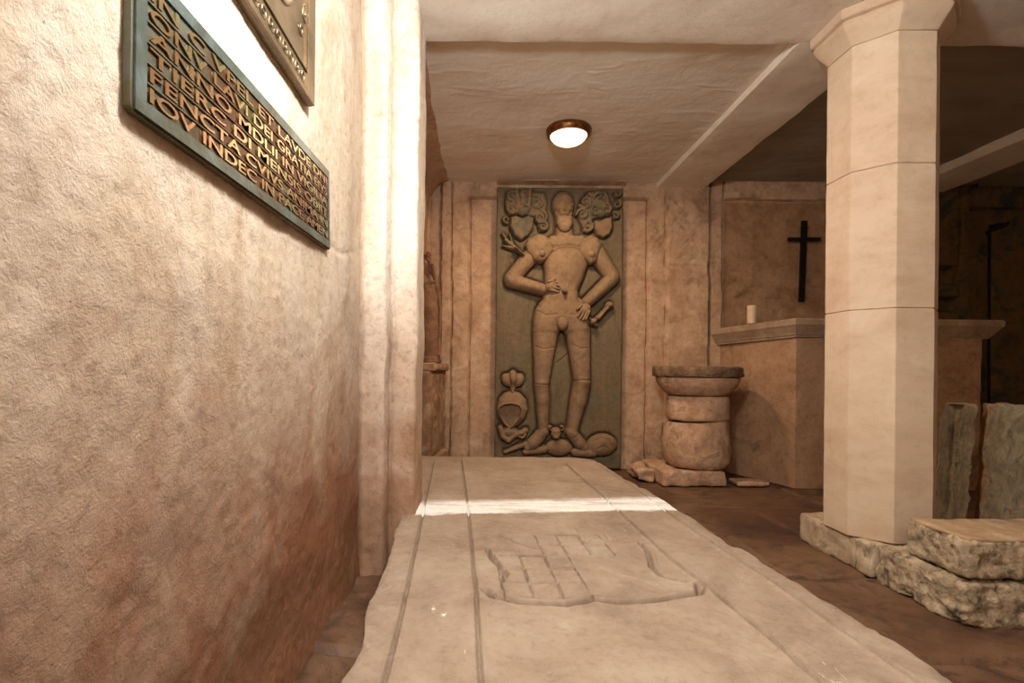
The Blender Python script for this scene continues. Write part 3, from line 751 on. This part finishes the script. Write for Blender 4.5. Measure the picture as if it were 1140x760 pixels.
on_fig('chin_guard', smax([poly([(618.5, 243.5), (635, 243.5), (635.5, 252), (632, 259.5), (627, 261.5), (622, 259.5), (618, 252)], .03, 5, .02)], 8), .085, label='paler worn chin guard')
on_fig('codpiece', ell(624.5, 361, 6.6, 7.6, .05), .075)
# hands, each with four fingers and a thumb
def hand(palm, fingers, thumb, off, name='gauntlet'):
    hs = [ell(*palm[:4], palm[4], palm[5])]+[capf(a, b, 1.7, c, d, 1.45, .034, .026) for a, b, c, d in fingers]+[capf(*thumb[:2], 2.0, *thumb[2:], 1.6, .040, .030)]
    on_fig(name, smax(hs, 9), off)
hand((612, 320.5, 6.8, 6.4, .036, .2), [(612, 315, 618.2, 316.8), (613.5, 318.2, 620.3, 320.2), (613.5, 321.6, 621, 323.6), (612.5, 325, 619.6, 326.6)], (609, 316, 615.5, 312.8), .085)
hand((649, 345, 6.0, 6.8, .036, .6), [(645.5, 345, 640.8, 353.2), (648.2, 347, 643.5, 356), (651, 348, 646.6, 357.2), (653.4, 348, 649.8, 356.5)], (644.6, 341.5, 640.2, 345.6), .085)
# mace held across the shoulder: head, shaft and butt
mc = smax([capf(574, 278, 1.7, 627, 327, 1.5, .10), ell(626.5, 326.5, 4.4, 3.6, .16, .7), capf(563, 268, 2.6, 576, 279, 2.8, .05), capf(559, 260, 1.3, 566, 271, 2.0, .04), capf(559.5, 274, 1.2, 571, 277, 2.0, .04), capf(567, 261, 1.2, 570, 272, 1.8, .04)], 10)
relief('mace_head', np.where(PX < 583, mc, 0), M['arms'], eff, 'flanged mace head behind the left shoulder')
relief('mace_butt', np.where((PX > 612) & (PY > 315), mc, 0), M['arms'], eff, 'dark butt of the mace in the fist')
# dagger at the hip
dg = smax([ell(678, 340, 4.4, 4.2, .07), capf(675.5, 343, 2.0, 665.5, 354, 3.0, .06), ell(659.5, 358.5, 5.0, 4.0, .095, -.7), capf(655, 354.5, 2, 663, 362.5, 2, .07)], 10)
dg = cut(dg, [(671, 345), (673, 348)], .5, .008); dg = cut(dg, [(668, 348), (671, 351)], .5, .008)
relief('dagger', dg, M['figure'], eff, 'dagger hilt at the knight\'s hip')
# the two coats of arms with their leafy mantling
def curl(cx_, cy_, r, a0, turns, w, h, sgn=1):
    pts = []
    for i in range(13):
        s_ = i/12; a = a0+sgn*turns*2*PI*s_; rr = r*(1-.75*s_); pts.append((cx_+rr*math.cos(a), cy_+rr*math.sin(a)))
    return path(pts, w, h, w*.6)
shl = poly([(568, 242), (574, 240.5), (581, 243), (588, 240.5), (594.5, 243), (593, 255), (588, 263), (580, 268.5), (572, 263), (567.5, 254)], .045, 2.6, .012)
cA = eff
relief('shield', shl, M['arms'], eff, 'left heater shield, grey with moss')
m1 = smax([curl(571, 219, 6.5, 2.0, 1.1, 2.0, .034), curl(583, 218.5, 6, .6, 1.1, 2.0, .036, -1), curl(597, 227, 8.5, -2.0, 1.2, 2.2, .038), curl(571, 233, 6.5, 3.4, 1.1, 2.0, .034, -1), curl(601, 243, 8, -1.4, 1.2, 2.1, .036),
           curl(585, 234, 6.6, 2.2, 1.0, 2.4, .042), capf(575, 213, 2.6, 577, 231, 3.2, .044), capf(590, 213, 2.8, 588, 231, 3.4, .048), capf(582, 213.5, 2.2, 582, 228, 3.0, .03), curl(604, 253, 5.5, -1.2, 1.0, 1.9, .032), curl(563.5, 245, 4, 1.2, 1.0, 1.6, .028), ell(582, 236, 7.5, 5, .05)], 9)
m1 = smax([m1+.012*(m1 > .002), poly([(564, 213), (606, 215), (609, 226), (607, 240), (608, 254), (600, 259), (597, 242), (580, 239), (566, 240), (562, 228)], .020, 3, .012)], 9)
relief('mantling', np.where(shl > 0, 0, m1), M['arms'], eff, 'leafy mantling and crest above the left shield', .003)
shr = poly([(661, 246), (667, 246.5), (673, 243.5), (680.5, 242), (681.5, 254), (678, 262), (671, 266), (664.5, 262.5), (661, 255)], .045, 2.6, .012)
relief('shield', shr, M['figure'], eff, 'right heater shield, brown')
m2 = smax([curl(651, 226, 7.5, 2.6, 1.2, 2.1, .036, -1), curl(665, 220, 5.5, 2.8, .9, 2.0, .040), path([(654, 217), (660, 220), (666, 216), (672, 216), (675, 222), (675.5, 228)], 1.9, .042), curl(648, 240, 7, 3.2, 1.2, 2.0, .034), curl(662, 234, 6.5, .4, 1.1, 2.4, .042), curl(674, 234, 6, -1.6, 1.1, 2.0, .036),
           curl(654, 252, 6.5, 2.2, 1.1, 2.0, .034, -1), ell(668, 238, 6.5, 5, .046), curl(686, 228, 4.6, -1.0, 1.1, 1.6, .028), curl(684.5, 241, 4, -2.0, 1.0, 1.6, .028), curl(687, 216, 3.6, 0, 1, 1.5, .026)], 9)
m2 = smax([m2+.012*(m2 > .002), poly([(648, 222), (656, 214), (675, 213), (680, 226), (680, 240), (660, 244), (658, 258), (650, 256), (643, 242)], .020, 3, .012)], 9)
relief('mantling', np.where(shr > 0, 0, m2), M['arms'], eff, 'leafy mantling and crest above the right shield', .003)
# tournament helm with crest at the lower left
he = poly([(561, 437), (570, 434.5), (579, 437), (586, 445), (587.5, 456), (584, 466), (577, 473), (569, 477.5), (561, 473), (555, 465), (552.8, 455), (555, 444)], .04, 6, .028)
op = poly([(556.5, 453), (561, 449.5), (569, 448.5), (577, 450.5), (580, 455), (578, 464), (572.5, 471), (567, 476), (561, 470), (557, 462)], 1, 1.6)
he = np.where(he > 0, np.maximum(he-.040*op+.010*np.exp(-(line_d([(556.5, 453), (561, 449.5), (569, 448.5), (577, 450.5), (580, 455), (578, 464), (572.5, 471), (567, 476), (561, 470), (557, 462), (556.5, 453)])/1.4)**2), .004), 0)
hobj = relief('tournament_helm', he, M['figure'], eff, 'empty helm with a wide eye opening')
cr = smax([ell(565, 423, 6.4, 8.2, .050, -.5), ell(577, 423, 6.4, 8.2, .050, .5), ell(571, 420.5, 5.6, 9, .062), capf(571, 427, 3.0, 570.5, 436, 2.6, .04)], 14)
cr = cut(cut(cr, [(567, 414), (567.5, 424), (570, 431)], .6, .016), [(575, 414), (574.5, 424), (572, 431)], .6, .016)
relief('crest', cr, M['figure'], hobj)
nk = smax([path([(557, 476), (560, 486), (566, 490), (573, 484), (580, 482), (585, 479)], 3.4, .034), curl(580, 483, 4.5, 0, 1, 1.8, .04), ell(568, 480, 9, 6, .034)], 9)
relief('helm_collar', nk, M['figure'], hobj)
# beast at the knight's feet
bd = smax([ell(622, 498, 15, 9.5, .050), ell(670, 495, 17, 12.5, .062, -.08), capf(640, 503, 5, 660, 504, 5, .04), capf(585, 503, 3.5, 605, 500, 5, .035), capf(562, 503, 2.2, 585, 494, 3.2, .03)], 7)
bd = cut(bd, [(660, 490), (668, 486), (678, 489), (683, 497)], .7, .009); bd = cut(bd, [(663, 499), (670, 495), (677, 499), (676, 505)], .7, .009); bd = cut(bd, [(679, 503), (684, 500)], .7, .008)
bobj = relief('beast', bd, M['figure'], eff, 'small beast lying at the knight\'s feet')
bh = smax([ell(618.5, 482, 6.0, 6.8, .062), ell(618.5, 486, 4, 3.2, .072), curl(612.8, 475.5, 2.8, 1.5, .7, 1.3, .05), curl(624.5, 475.2, 2.8, 1.6, .7, 1.3, .05, -1)], 9)
bh = cut(bh, [(616, 481), (616.8, 481.5)], .8, .012); bh = cut(bh, [(620.6, 481.5), (621.4, 481)], .8, .012); bh = cut(bh, [(616, 488), (618.5, 487), (621, 488)], .5, .008)
relief('beast_head', bh, M['figure'], bobj)

# slab body: front face with a broken, slightly dished surface, and a full thickness behind
dE = np.minimum(np.minimum(GX-xL, gx[-1]-GX), np.minimum(gz[-1]-GZ, GZ-zb_))
fr = -.004*np.exp(-dE/.006)*2+.0022*fbm(stack(GX, GZ, 0), 5, 4, 5)+.001*fbm(stack(GX, GZ, 0), 30, 3, 6)
fr += .012*np.clip(1-(gx[-1]-GX)/.045, 0, 1)**.3*((gx[-1]-GX) < .045)*0
mk_ = union.astype(float)
def blur(a, n):
    for ax_ in (0, 1):
        c = np.cumsum(np.pad(a, [(n+1, n) if q == ax_ else (0, 0) for q in (0, 1)], mode='edge'), axis=ax_)
        a = (np.take(c, range(2*n+1, c.shape[ax_]), axis=ax_)-np.take(c, range(0, c.shape[ax_]-2*n-1), axis=ax_))/(2*n+1)
    return a
fr -= .034*np.clip(blur(blur(mk_, 4), 4)*2.2, 0, 1)*(1-mk_*0)
fr = cut(fr+1, [(620, 404), (637, 390)], .8, .008)-1
Pf = stack(GX-ex, -fr, GZ)
bm = bmesh.new(); bm.from_mesh(grid_mesh('a', Pf))
for row, fl in ((Pf[0], True), (Pf[-1], False), (Pf[:, 0], False), (Pf[:, -1], True)):
    b = row.copy(); b[:, 1] = .085; bm.from_mesh(grid_mesh('b', np.stack([row, (row+b)/2, b]), flip=fl))
bmesh.ops.remove_doubles(bm, verts=bm.verts, dist=1e-4)
me = bpy.data.meshes.new('backing_slab'); bm.to_mesh(me); bm.free()
link('backing_slab', me, M['effslab'], eff, smooth=.8)

# ------------------------------------------------------------------ font
fx, fy = 1.675, 4.03
fo = empty('stone_font', (fx, fy, 0)); tag(fo, 'round stone font of stacked cracked drums with a dark rim, against the back wall', 'font')
rim = dense([(.20, .822), (.31, .820), (.322, .826), (.328, .845), (.326, .872), (.318, .882), (.30, .884), (.25, .880), (.24, .860), (.10, .845), (.01, .84)], .012)
link('rim', lathe_mesh('rim', dense([(.01, .80), (.28, .797), (.312, .80)], .02)+[(p[0], p[1]) for p in dense([(.322, .806), (.327, .83), (.325, .868), (.316, .879), (.28, .881), (.245, .874), (.232, .845), (.12, .83), (.01, .828)], .012)], 120, (0, 0), .009, 14, 5), M['fontrim'], fo, smooth=.8)['label'] = 'dark notched rim'
link('bowl', lathe_mesh('bowl', dense([(.01, .662), (.215, .662), (.226, .668), (.250, .690), (.285, .735), (.302, .775), (.304, .796), (.01, .797)], .018), 96, (0, 0), .004, 9, 6), M['font'], fo, smooth=.8)
link('drum', lathe_mesh('drum', dense([(.01, .475), (.216, .473), (.226, .485), (.229, .60), (.223, .655), (.01, .662)], .018), 96, (.002, 0), .008, 8, 8), M['font'], fo, smooth=.8)
def lw(me_):
    for v in me_.vertices:
        a = (v.co.z-.12)/.34
        v.co.x += -.018*math.sin(max(0, min(1, a))*PI)*(1 if v.co.x < 0 else -.1); v.co.z += .012*math.sin(v.co.x*9+.5)*(a > .9)
    return me_
link('drum', lw(lathe_mesh('drum', dense([(.01, .112), (.17, .112), (.212, .122), (.236, .16), (.242, .22), (.236, .33), (.230, .43), (.222, .464), (.01, .463)], .018), 96, (.0, 0), .012, 6, 10)), M['font'], fo, smooth=.8)
xx = atY(737, 530, 3.82).x-fx, atY(810, 530, 3.82).x-fx
link('base_block', block_mesh('base_block', (xx[0], 3.815-fy, -.003), (xx[1], 4.32-fy, .112), .014, .016, .006, 12, 8), M['font'], fo, smooth=1)
me = block_mesh('rubble', (1.19, 3.93, -.003), (1.325, 4.25, .10), .014, .03, .010, 10, 12)
tag(link('rubble_stone', me, M['font'], smooth=1), 'small rounded rubble stone on the floor left of the font base', 'stone')
# low kerb at the foot of the altar
me = block_mesh('kerb', (1.90, 3.83, -.003), (2.14, 3.99, .035), .014, .014, .006, 10, 12)
tag(link('kerb_stone', me, M['font'], smooth=1), 'low flat stone on the floor between the font and the altar', 'stone')

# ------------------------------------------------------------------ altar
AY, AXc, AXr = 3.80, 2.30, 3.64
al = empty('stone_altar', (AXc, AY, 0)); tag(al, 'canted sandstone altar with a moulded top slab, behind the column', 'altar')
def swept(path_pts, prof, name, m, zoff, wob=.002):
    """profile (out, z) carried along a plan path with mitred corners"""
    n = len(path_pts); rows = []
    nrm = []
    for i in range(n-1):
        dx, dy = path_pts[i+1][0]-path_pts[i][0], path_pts[i+1][1]-path_pts[i][1]; L = math.hypot(dx, dy); nrm.append((dy/L, -dx/L))
    mit = []
    for i in range(n):
        a = nrm[max(0, i-1)]; b = nrm[min(n-2, i)]; k = 1+a[0]*b[0]+a[1]*b[1]; mit.append(((a[0]+b[0])/k, (a[1]+b[1])/k))
    sub = []
    for i in range(n-1):
        c = max(2, int(math.hypot(path_pts[i+1][0]-path_pts[i][0], path_pts[i+1][1]-path_pts[i][1])/.03))
        for j in range(c+(i == n-2)):
            s_ = j/c; sub.append([path_pts[i][k]+(path_pts[i+1][k]-path_pts[i][k])*s_ for k in (0, 1)]+[mit[i][k]+(mit[i+1][k]-mit[i][k])*s_ for k in (0, 1)]+[zoff[i]+(zoff[i+1]-zoff[i])*s_])
    prof = dense(prof, .02)
    G = np.zeros((len(sub), len(prof), 3))
    for i, q in enumerate(sub):
        for j, (o_, z_) in enumerate(prof): G[i, j] = (q[0]+q[2]*o_, q[1]+q[3]*o_, z_+q[4])
    G += (wob*fbm(G, 12, 3, 4))[..., None]*np.array([.5, -1, .3])
    G[..., 0] -= al.location.x; G[..., 1] -= al.location.y
    return G
pp = [(2.055, 4.475), (AXc, AY), (AXr, AY-.01), (AXr+.005, 4.475)]
body_prof = [(-.20, 0.0), (.012, 0.0), (.006, .05), (0, .08), (0, .5), (.002, 1.0), (0, 1.10), (-.2, 1.10)]
def close_me(name, G):
    me = grid_mesh(name, G); bm = bmesh.new(); bm.from_mesh(me)
    ed = [e_ for e_ in bm.edges if e_.is_boundary]; bmesh.ops.holes_fill(bm, edges=ed, sides=0)
    bmesh.ops.recalc_face_normals(bm, faces=bm.faces); bm.to_mesh(me); bm.free(); return me
link('body', close_me('body', swept(pp, body_prof, 'b', None, (0, 0, 0, 0), .004)), M['altar'], al, smooth=.6)
cp = [(-.30, 1.10), (.018, 1.10), (.022, 1.112), (.030, 1.118), (.034, 1.128), (.060, 1.165), (.070, 1.180), (.076, 1.186), (.078, 1.222), (.070, 1.232), (-.30, 1.232)]
link('top_slab', close_me('top_slab', swept([(2.035, 4.475), (AXc, AY), (AXr+.03, AY), (AXr+.03, 4.475)], cp, 'c', None, (-.03, 0, 0, 0), .0015)), M['cornice'], al, smooth=.5)
bm = bmesh.new(); prism_bm(bm, [(2.15-AXc, 4.47-AY), (2.37-AXc, 3.95-AY), (3.56-AXc, 3.95-AY), (3.56-AXc, 4.47-AY)], 2, 1.10, 1.228)
bm_obj('top_filling', bm, M['cornice'], al)
# candle
c0 = (atY(837, 350, 4.20).x, 4.20)
ca_ = empty('candle', (c0[0], c0[1], 1.230)); tag(ca_, 'thick cream pillar candle on the left end of the altar top', 'candle')
link('wax', lathe_mesh('wax', [(.001, .001), (.034, .001), (.036, .004), (.0355, .08), (.0358, .140), (.034, .146), (.029, .148), (.022, .143), (.001, .141)], 40, (0, 0), .0006, 20, 3), M['wax'], ca_, smooth=.6)
V, Q = tube_mesh('wick', [(0, 0, .140), (.001, 0, .148), (.003, 0, .155)], .0012, 6); link('wick', mesh('wick', V, Q), M['wick'], ca_)
# cross on the wall
YC = 4.455
a, b = atY(895.3, 246, YC), atY(892.2, 336, YC); l_, r_ = atY(877, 266.5, YC), atY(912.5, 266.5, YC)
cr_ = empty('iron_cross', (a.x, YC, (a.z+b.z)/2)); tag(cr_, 'plain black iron cross hanging on the wall above the altar', 'cross')
def bar(p, q, w, name, y0, y1):
    p, q = Vector((p.x, 0, p.z)), Vector((q.x, 0, q.z)); t_ = (q-p).normalized(); n_ = Vector((t_.z, 0, -t_.x))*w/2
    o_ = Vector((cr_.location.x, 0, cr_.location.z)); pts = [p+n_-o_, q+n_-o_, q-n_-o_, p-n_-o_]
    bm = bmesh.new(); prism_bm(bm, [(v.x, v.z) for v in pts], 1, y0, y1); return bm_obj(name, bm, M['iron'], cr_, bev=.002)
bar(a, b, .040, 'upright', -.014, .014); bar(l_, r_, .029, 'crossbar', -.017, .010)
for zz in (.30, -.30):
    V, Q = tube_mesh('wall_peg', [(.002, .010, zz), (.002, .060, zz)], .005, 8); link('wall_peg', mesh('wall_peg', V, Q), M['iron'], cr_)

# iron staff standing on the right end of the altar
sp = atY(1103, 372, 4.15)
sf = empty('iron_staff', (3.70, 4.30, 0.0)); sb = atY(1102, 372, 4.30)
sf.location = (sb.x, 4.30, 0.002)
tag(sf, 'thin dark iron staff with a bent head standing beyond the right end of the altar', 'staff')
hz = atY(1104, 262, 4.30).z
V, Q = tube_mesh('shaft', [(0, 0, .0), (.004, .01, hz*.5), (.008, .02, hz)], .011, 10); link('shaft', mesh('shaft', V, Q), M['iron'], sf, smooth=True)
V, Q = tube_mesh('bent_head', [(.008, .02, hz), (-.004, .02, hz+.03), (.02, .01, hz+.06), (.07, 0, hz+.075), (.125, 0, hz+.085), (.15, 0, hz+.11)], [.011, .022, .032, .028, .018, .006], 12); link('bent_head', mesh('bent_head', V, Q), M['iron'], sf, smooth=True)

# ------------------------------------------------------------------ ceiling lamp
lp = atZ(633, 145, ZC-.005)
la = empty('ceiling_lamp', (lp.x, lp.y, ZC-.004)); tag(la, 'round brass ceiling lamp with a glowing glass dome', 'ceiling lamp')
link('brass_ring', lathe_mesh('brass_ring', [(.02, .008), (.146, .008), (.150, 0), (.151, -.012), (.146, -.020), (.143, -.034), (.137, -.042), (.124, -.044), (.120, -.038), (.120, -.01), (.02, -.008)], 64), M['brass'], la, smooth=.6)
gp = [(.120*math.cos(k/14*PI/2), -.036-.062*math.sin(k/14*PI/2)) for k in range(15)]
gp[-1] = (.002, -.098)
link('glass_dome', lathe_mesh('glass_dome', [(.002, -.032)]+gp, 64), M['glass'], la, smooth=1.0)
lamp('ceiling_lamp_bulb_light', 'AREA', (lp.x, lp.y, ZC-.108), 24, (1.0, .74, .48), .20)

# ------------------------------------------------------------------ pedestal and statue in the far left corner
pc = Vector((-.405, 4.0, 0)); ang = -.155
def rotp(x_, y_): return (x_*math.cos(ang)-y_*math.sin(ang), x_*math.sin(ang)+y_*math.cos(ang))
pe = empty('pedestal', (pc.x, pc.y, 0)); tag(pe, 'weathered stone pedestal in the far left corner behind the pier', 'pedestal')
pe.rotation_euler = (0, 0, ang)
link('plinth', block_mesh('plinth', (-.03, -.28, -.003), (.125, .27, .20), .016, .012, .005, 12, 5), M['pedestal'], pe, smooth=.9)
link('die', block_mesh('die', (-.02, -.25, .196), (.085, .25, .835), .016, .010, .005, 10, 7), M['pedestal'], pe, smooth=.9)
link('cap_slab', block_mesh('cap_slab', (-.03, -.27, .83), (.110, .265, .885), .014, .010, .006, 14, 9), M['pedestal'], pe, smooth=.9)
sx, sy = atY(478, 340, 4.0).x, 4.0
su = empty('statue_fragment', (sx, sy, .889)); tag(su, 'weathered dark red statue fragment standing on the corner pedestal', 'statue')
def sq(name, prof, m, n=40, wob=.006, seed=4, sx_=1.0, sy_=1.0):
    me = lathe_mesh(name, dense(prof, .015), n, (0, 0), wob, 14, seed)
    for v in me.vertices: v.co.x *= sx_; v.co.y *= sy_
    return link(name, me, m, su, smooth=.9)
sq('base_ring', [(.01, .0), (.078, .0), (.082, .012), (.076, .022), (.080, .034), (.070, .05), (.01, .05)], M['statue'], wob=.002)
sq('draped_body', [(.01, .048), (.066, .048), (.070, .12), (.074, .30), (.078, .42), (.072, .52), (.060, .60), (.01, .61)], M['statue'], wob=.007, seed=8)
me = block_mesh('broken_torso', (-.07, -.06, .56), (.05, .06, .86), .010, .035, .022, 16, 14, lambda W: np.stack([W[:, 0]-.12*(W[:, 2]-.56)-.0, W[:, 1], W[:, 2]], 1))
link('broken_torso', me, M['statue'], su, smooth=1.2)
V, Q = tube_mesh('fold', [(.076, -.01, .06), (.080, -.015, .2), (.086, -.01, .40), (.074, -.01, .50), (.05, -.03, .62), (.02, -.05, .75)], [.012, .012, .014, .018, .016, .012], 10)
link('fold', mesh('fold', V, Q), M['statue'], su, smooth=True)

# ------------------------------------------------------------------ bronze plaques on the left wall
WX = -.493
pq = empty('inscription_plaque', (WX, 1.24, 1.36)); tag(pq, 'wide bronze inscription plaque with green patina on the left wall', 'plaque')
def onwall(px, py, X=-.484):
    x_, y_ = U(px, py); d = X*F/x_; return (d, H-y_*d/F)      # (Y, Z)
q_bl, q_br, q_tr = onwall(147.5, 122), onwall(368, 279), onwall(367, 190)
q_t2 = onwall(205, 3)
sl = (q_tr[1]-q_t2[1])/(q_tr[0]-q_t2[0]); q_tl = (q_bl[0], q_tr[1]-sl*(q_tr[0]-q_bl[0]))
def bil(u, v):                                                # u along reading direction, v up
    y_ = (q_bl[0]*(1-u)+q_br[0]*u)*(1-v)+(q_tl[0]*(1-u)+q_tr[0]*u)*v
    z_ = (q_bl[1]*(1-u)+q_br[1]*u)*(1-v)+(q_tl[1]*(1-u)+q_tr[1]*u)*v
    return y_, z_
PLW, PLH = q_br[0]-q_bl[0], ((q_tr[1]-q_br[1])+(q_tl[1]-q_bl[1]))/2
def plate_pts(u0, u1, v0, v1, rc=0.0):
    if not rc: return [bil(u0, v0), bil(u1, v0), bil(u1, v1), bil(u0, v1)]
    a_, b_ = rc/PLW, rc/PLH; P_ = []
    for (cu, cv, a0) in ((u1-a_, v0+b_, -PI/2), (u1-a_, v1-b_, 0), (u0+a_, v1-b_, PI/2), (u0+a_, v0+b_, PI)):
        for k in range(5): aa = a0+k/4*PI/2; P_.append(bil(cu+a_*math.cos(aa), cv+b_*math.sin(aa)))
    return P_
def loc(pts): return [(p[0]-1.24, p[1]-1.36) for p in pts]
bm = bmesh.new(); prism_bm(bm, loc(plate_pts(0, 1, 0, 1, .012)), 0, -.006, .006); bm_obj('plate', bm, M['bronze'], pq, bev=.0015)
bm = bmesh.new(); bw, bh_ = .030/PLW, .026/PLH
for (u0, u1, v0, v1) in ((.006, .994, .02, bh_), (.006, .994, 1-bh_, .98), (.006, bw, bh_, 1-bh_), (1-bw*.6, .994, bh_, 1-bh_)): prism_bm(bm, loc(plate_pts(u0, u1, v0, v1)), 0, .005, .0095)
bm_obj('border', bm, M['verdigris'], pq)['label'] = 'blue-green corroded border'
NR = 6
rows_v = [bh_+(1-2*bh_)*k/NR for k in range(NR+1)]
bm = bmesh.new()
for v in rows_v[1:-1]: prism_bm(bm, loc(plate_pts(bw, 1-bw*.6, v-.006, v+.006)), 0, .0055, .0090)
bm_obj('ruled_line', bm, M['bronze'], pq)
texts = ['IN C VPEL ET LAVDE DNI', 'ONV LAVI DEI GRATIA EIVS', 'ANNO MDLII IN VIGILIA', 'TIERC DI MENSIS OBIIT', 'FENCTA CVIVS ANIMA IN', 'IOV INDEC IN PACE AMEN']
def text_me(body_, size):
    cu = bpy.data.curves.new('t', 'FONT'); cu.body = body_; cu.size = size; cu.extrude = .0016; cu.resolution_u = 3; cu.offset = .0006
    o_ = bpy.data.objects.new('t', cu); COL.objects.link(o_); dg_ = bpy.context.evaluated_depsgraph_get(); dg_.update()
    me = bpy.data.meshes.new_from_object(o_.evaluated_get(dg_)); bpy.data.objects.remove(o_); return me
for k in range(NR):
    full = text_me(texts[k], .05); co = np.array([v.co for v in full.vertices]); x0, x1, h0, h1 = co[:, 0].min(), co[:, 0].max(), 0.0, co[:, 1].max()
    words = texts[k].split(' ')
    for wi, wd_ in enumerate(words):                          # each word is set where it falls in the full line
        pre = ' '.join(words[:wi+1])
        me = text_me(wd_, .05); c2 = np.array([v.co for v in me.vertices])
        shift = max(v.co.x for v in text_me(pre, .05).vertices)-c2[:, 0].max()
        v1_, v0_ = rows_v[NR-k]-.020, rows_v[NR-k-1]+.020
        u = bw*1.25+(c2[:, 0]+shift-x0)/(x1-x0)*(1-bw*2.3); v = v0_+(c2[:, 1]-h0)/(h1-h0)*(v1_-v0_)
        for i_, vert in enumerate(me.vertices):
            y_, z_ = bil(u[i_], v[i_]); vert.co = (.0078+c2[i_, 2], y_-1.24, z_-1.36)
        me.materials.clear(); link('inscribed_word', me, M['letter'], pq)

# upper plaque with frame, scrollwork and oval medallion
q2 = empty('relief_plaque', (WX, 1.2, 1.9)); tag(q2, 'framed brown bronze relief plaque hung high on the left wall', 'plaque')
Y0, Y1 = .80, onwall(348, 100)[0]; Z0 = (onwall(347, 114)[1]+onwall(268, 0)[1])/2; Z1 = 2.24
def rect(a, b, c, d): return [(a-1.2, c-1.9), (b-1.2, c-1.9), (b-1.2, d-1.9), (a-1.2, d-1.9)]
bm = bmesh.new(); prism_bm(bm, rect(Y0, Y1, Z0, Z1), 0, -.008, .008); bm_obj('plate', bm, M['bronze2'], q2, bev=.0015)
bm = bmesh.new(); bwid = .055
for r4 in ((Y0+.001, Y1-bwid, Z0+.001, Z0+.012), (Y0+.001, Y1-bwid, Z1-.012, Z1-.001), (Y0+.001, Y0+.012, Z0+.012, Z1-.012), (Y1-bwid, Y1-.001, Z0+.001, Z1-.001)): prism_bm(bm, rect(*r4), 0, .007, .016)
bm_obj('frame', bm, M['bronze2'], q2, bev=.001)
bm = bmesh.new()
for r4 in ((Y0, Y1-bwid, Z0+.068, Z0+.074), (Y1-bwid-.012, Y1-bwid-.006, Z0+.07, Z1), (Y0+.06, Y0+.066, Z0+.07, Z1), (Y0, Y1-bwid, Z0+.016, Z0+.020)): prism_bm(bm, rect(*r4), 0, .007, .013)
bm_obj('inner_moulding', bm, M['bronze2'], q2)
def wall_tube(name, pts, r, parent, m):
    V, Q = tube_mesh(name, [(.008, p[0]-1.2, p[1]-1.9) for p in pts], r, 8); return link(name, mesh(name, V, Q), m, parent, smooth=True)
def spiral(cy_, cz_, r, a0, tr, sg=1, n=22): return [(cy_+r*(1-.8*i/n)*math.cos(a0+sg*tr*2*PI*i/n), cz_+r*(1-.8*i/n)*math.sin(a0+sg*tr*2*PI*i/n)) for i in range(n+1)]
yy_ = Y0+.05; k = 0
while yy_ < Y1-bwid-.02:
    wall_tube('scroll', spiral(yy_, Z0+.044, .019, PI*(k % 2), 1.3, 1 if k % 2 else -1), .0032, q2, M['bronze2']); yy_ += .042; k += 1
mc_ = (1.24, 1.93)
wall_tube('medallion_ring', [(mc_[0]+.115*math.cos(a), mc_[1]+.20*math.sin(a)) for a in np.linspace(0, 2*PI, 49)], .006, q2, M['bronze2'])
wall_tube('medallion_ring', [(mc_[0]+.095*math.cos(a), mc_[1]+.175*math.sin(a)) for a in np.linspace(0, 2*PI, 49)], .003, q2, M['bronze2'])
me = lathe_mesh('medallion', [(.001, .014), (.03, .013), (.06, .010), (.085, .006), (.092, .0)], 40)
for v in me.vertices: v.co = Vector((.006+v.co.z, v.co.x+mc_[0]-1.2, v.co.y*1.85+mc_[1]-1.9))
link('medallion', me, M['bronze2'], q2, smooth=True)
for (a, b, r0, a0, sg) in ((1.415, 1.80, .026, 2, 1), (1.42, 1.86, .03, 4, -1), (1.405, 1.93, .026, 1, 1), (1.42, 2.0, .028, 3, -1), (1.06, 1.8, .028, 2, 1), (1.05, 1.9, .03, 4, -1), (1.38, 1.745, .018, 3, 1)):
    wall_tube('leaf', spiral(a, b, r0, a0, 1.2, sg), .0042, q2, M['bronze2'])
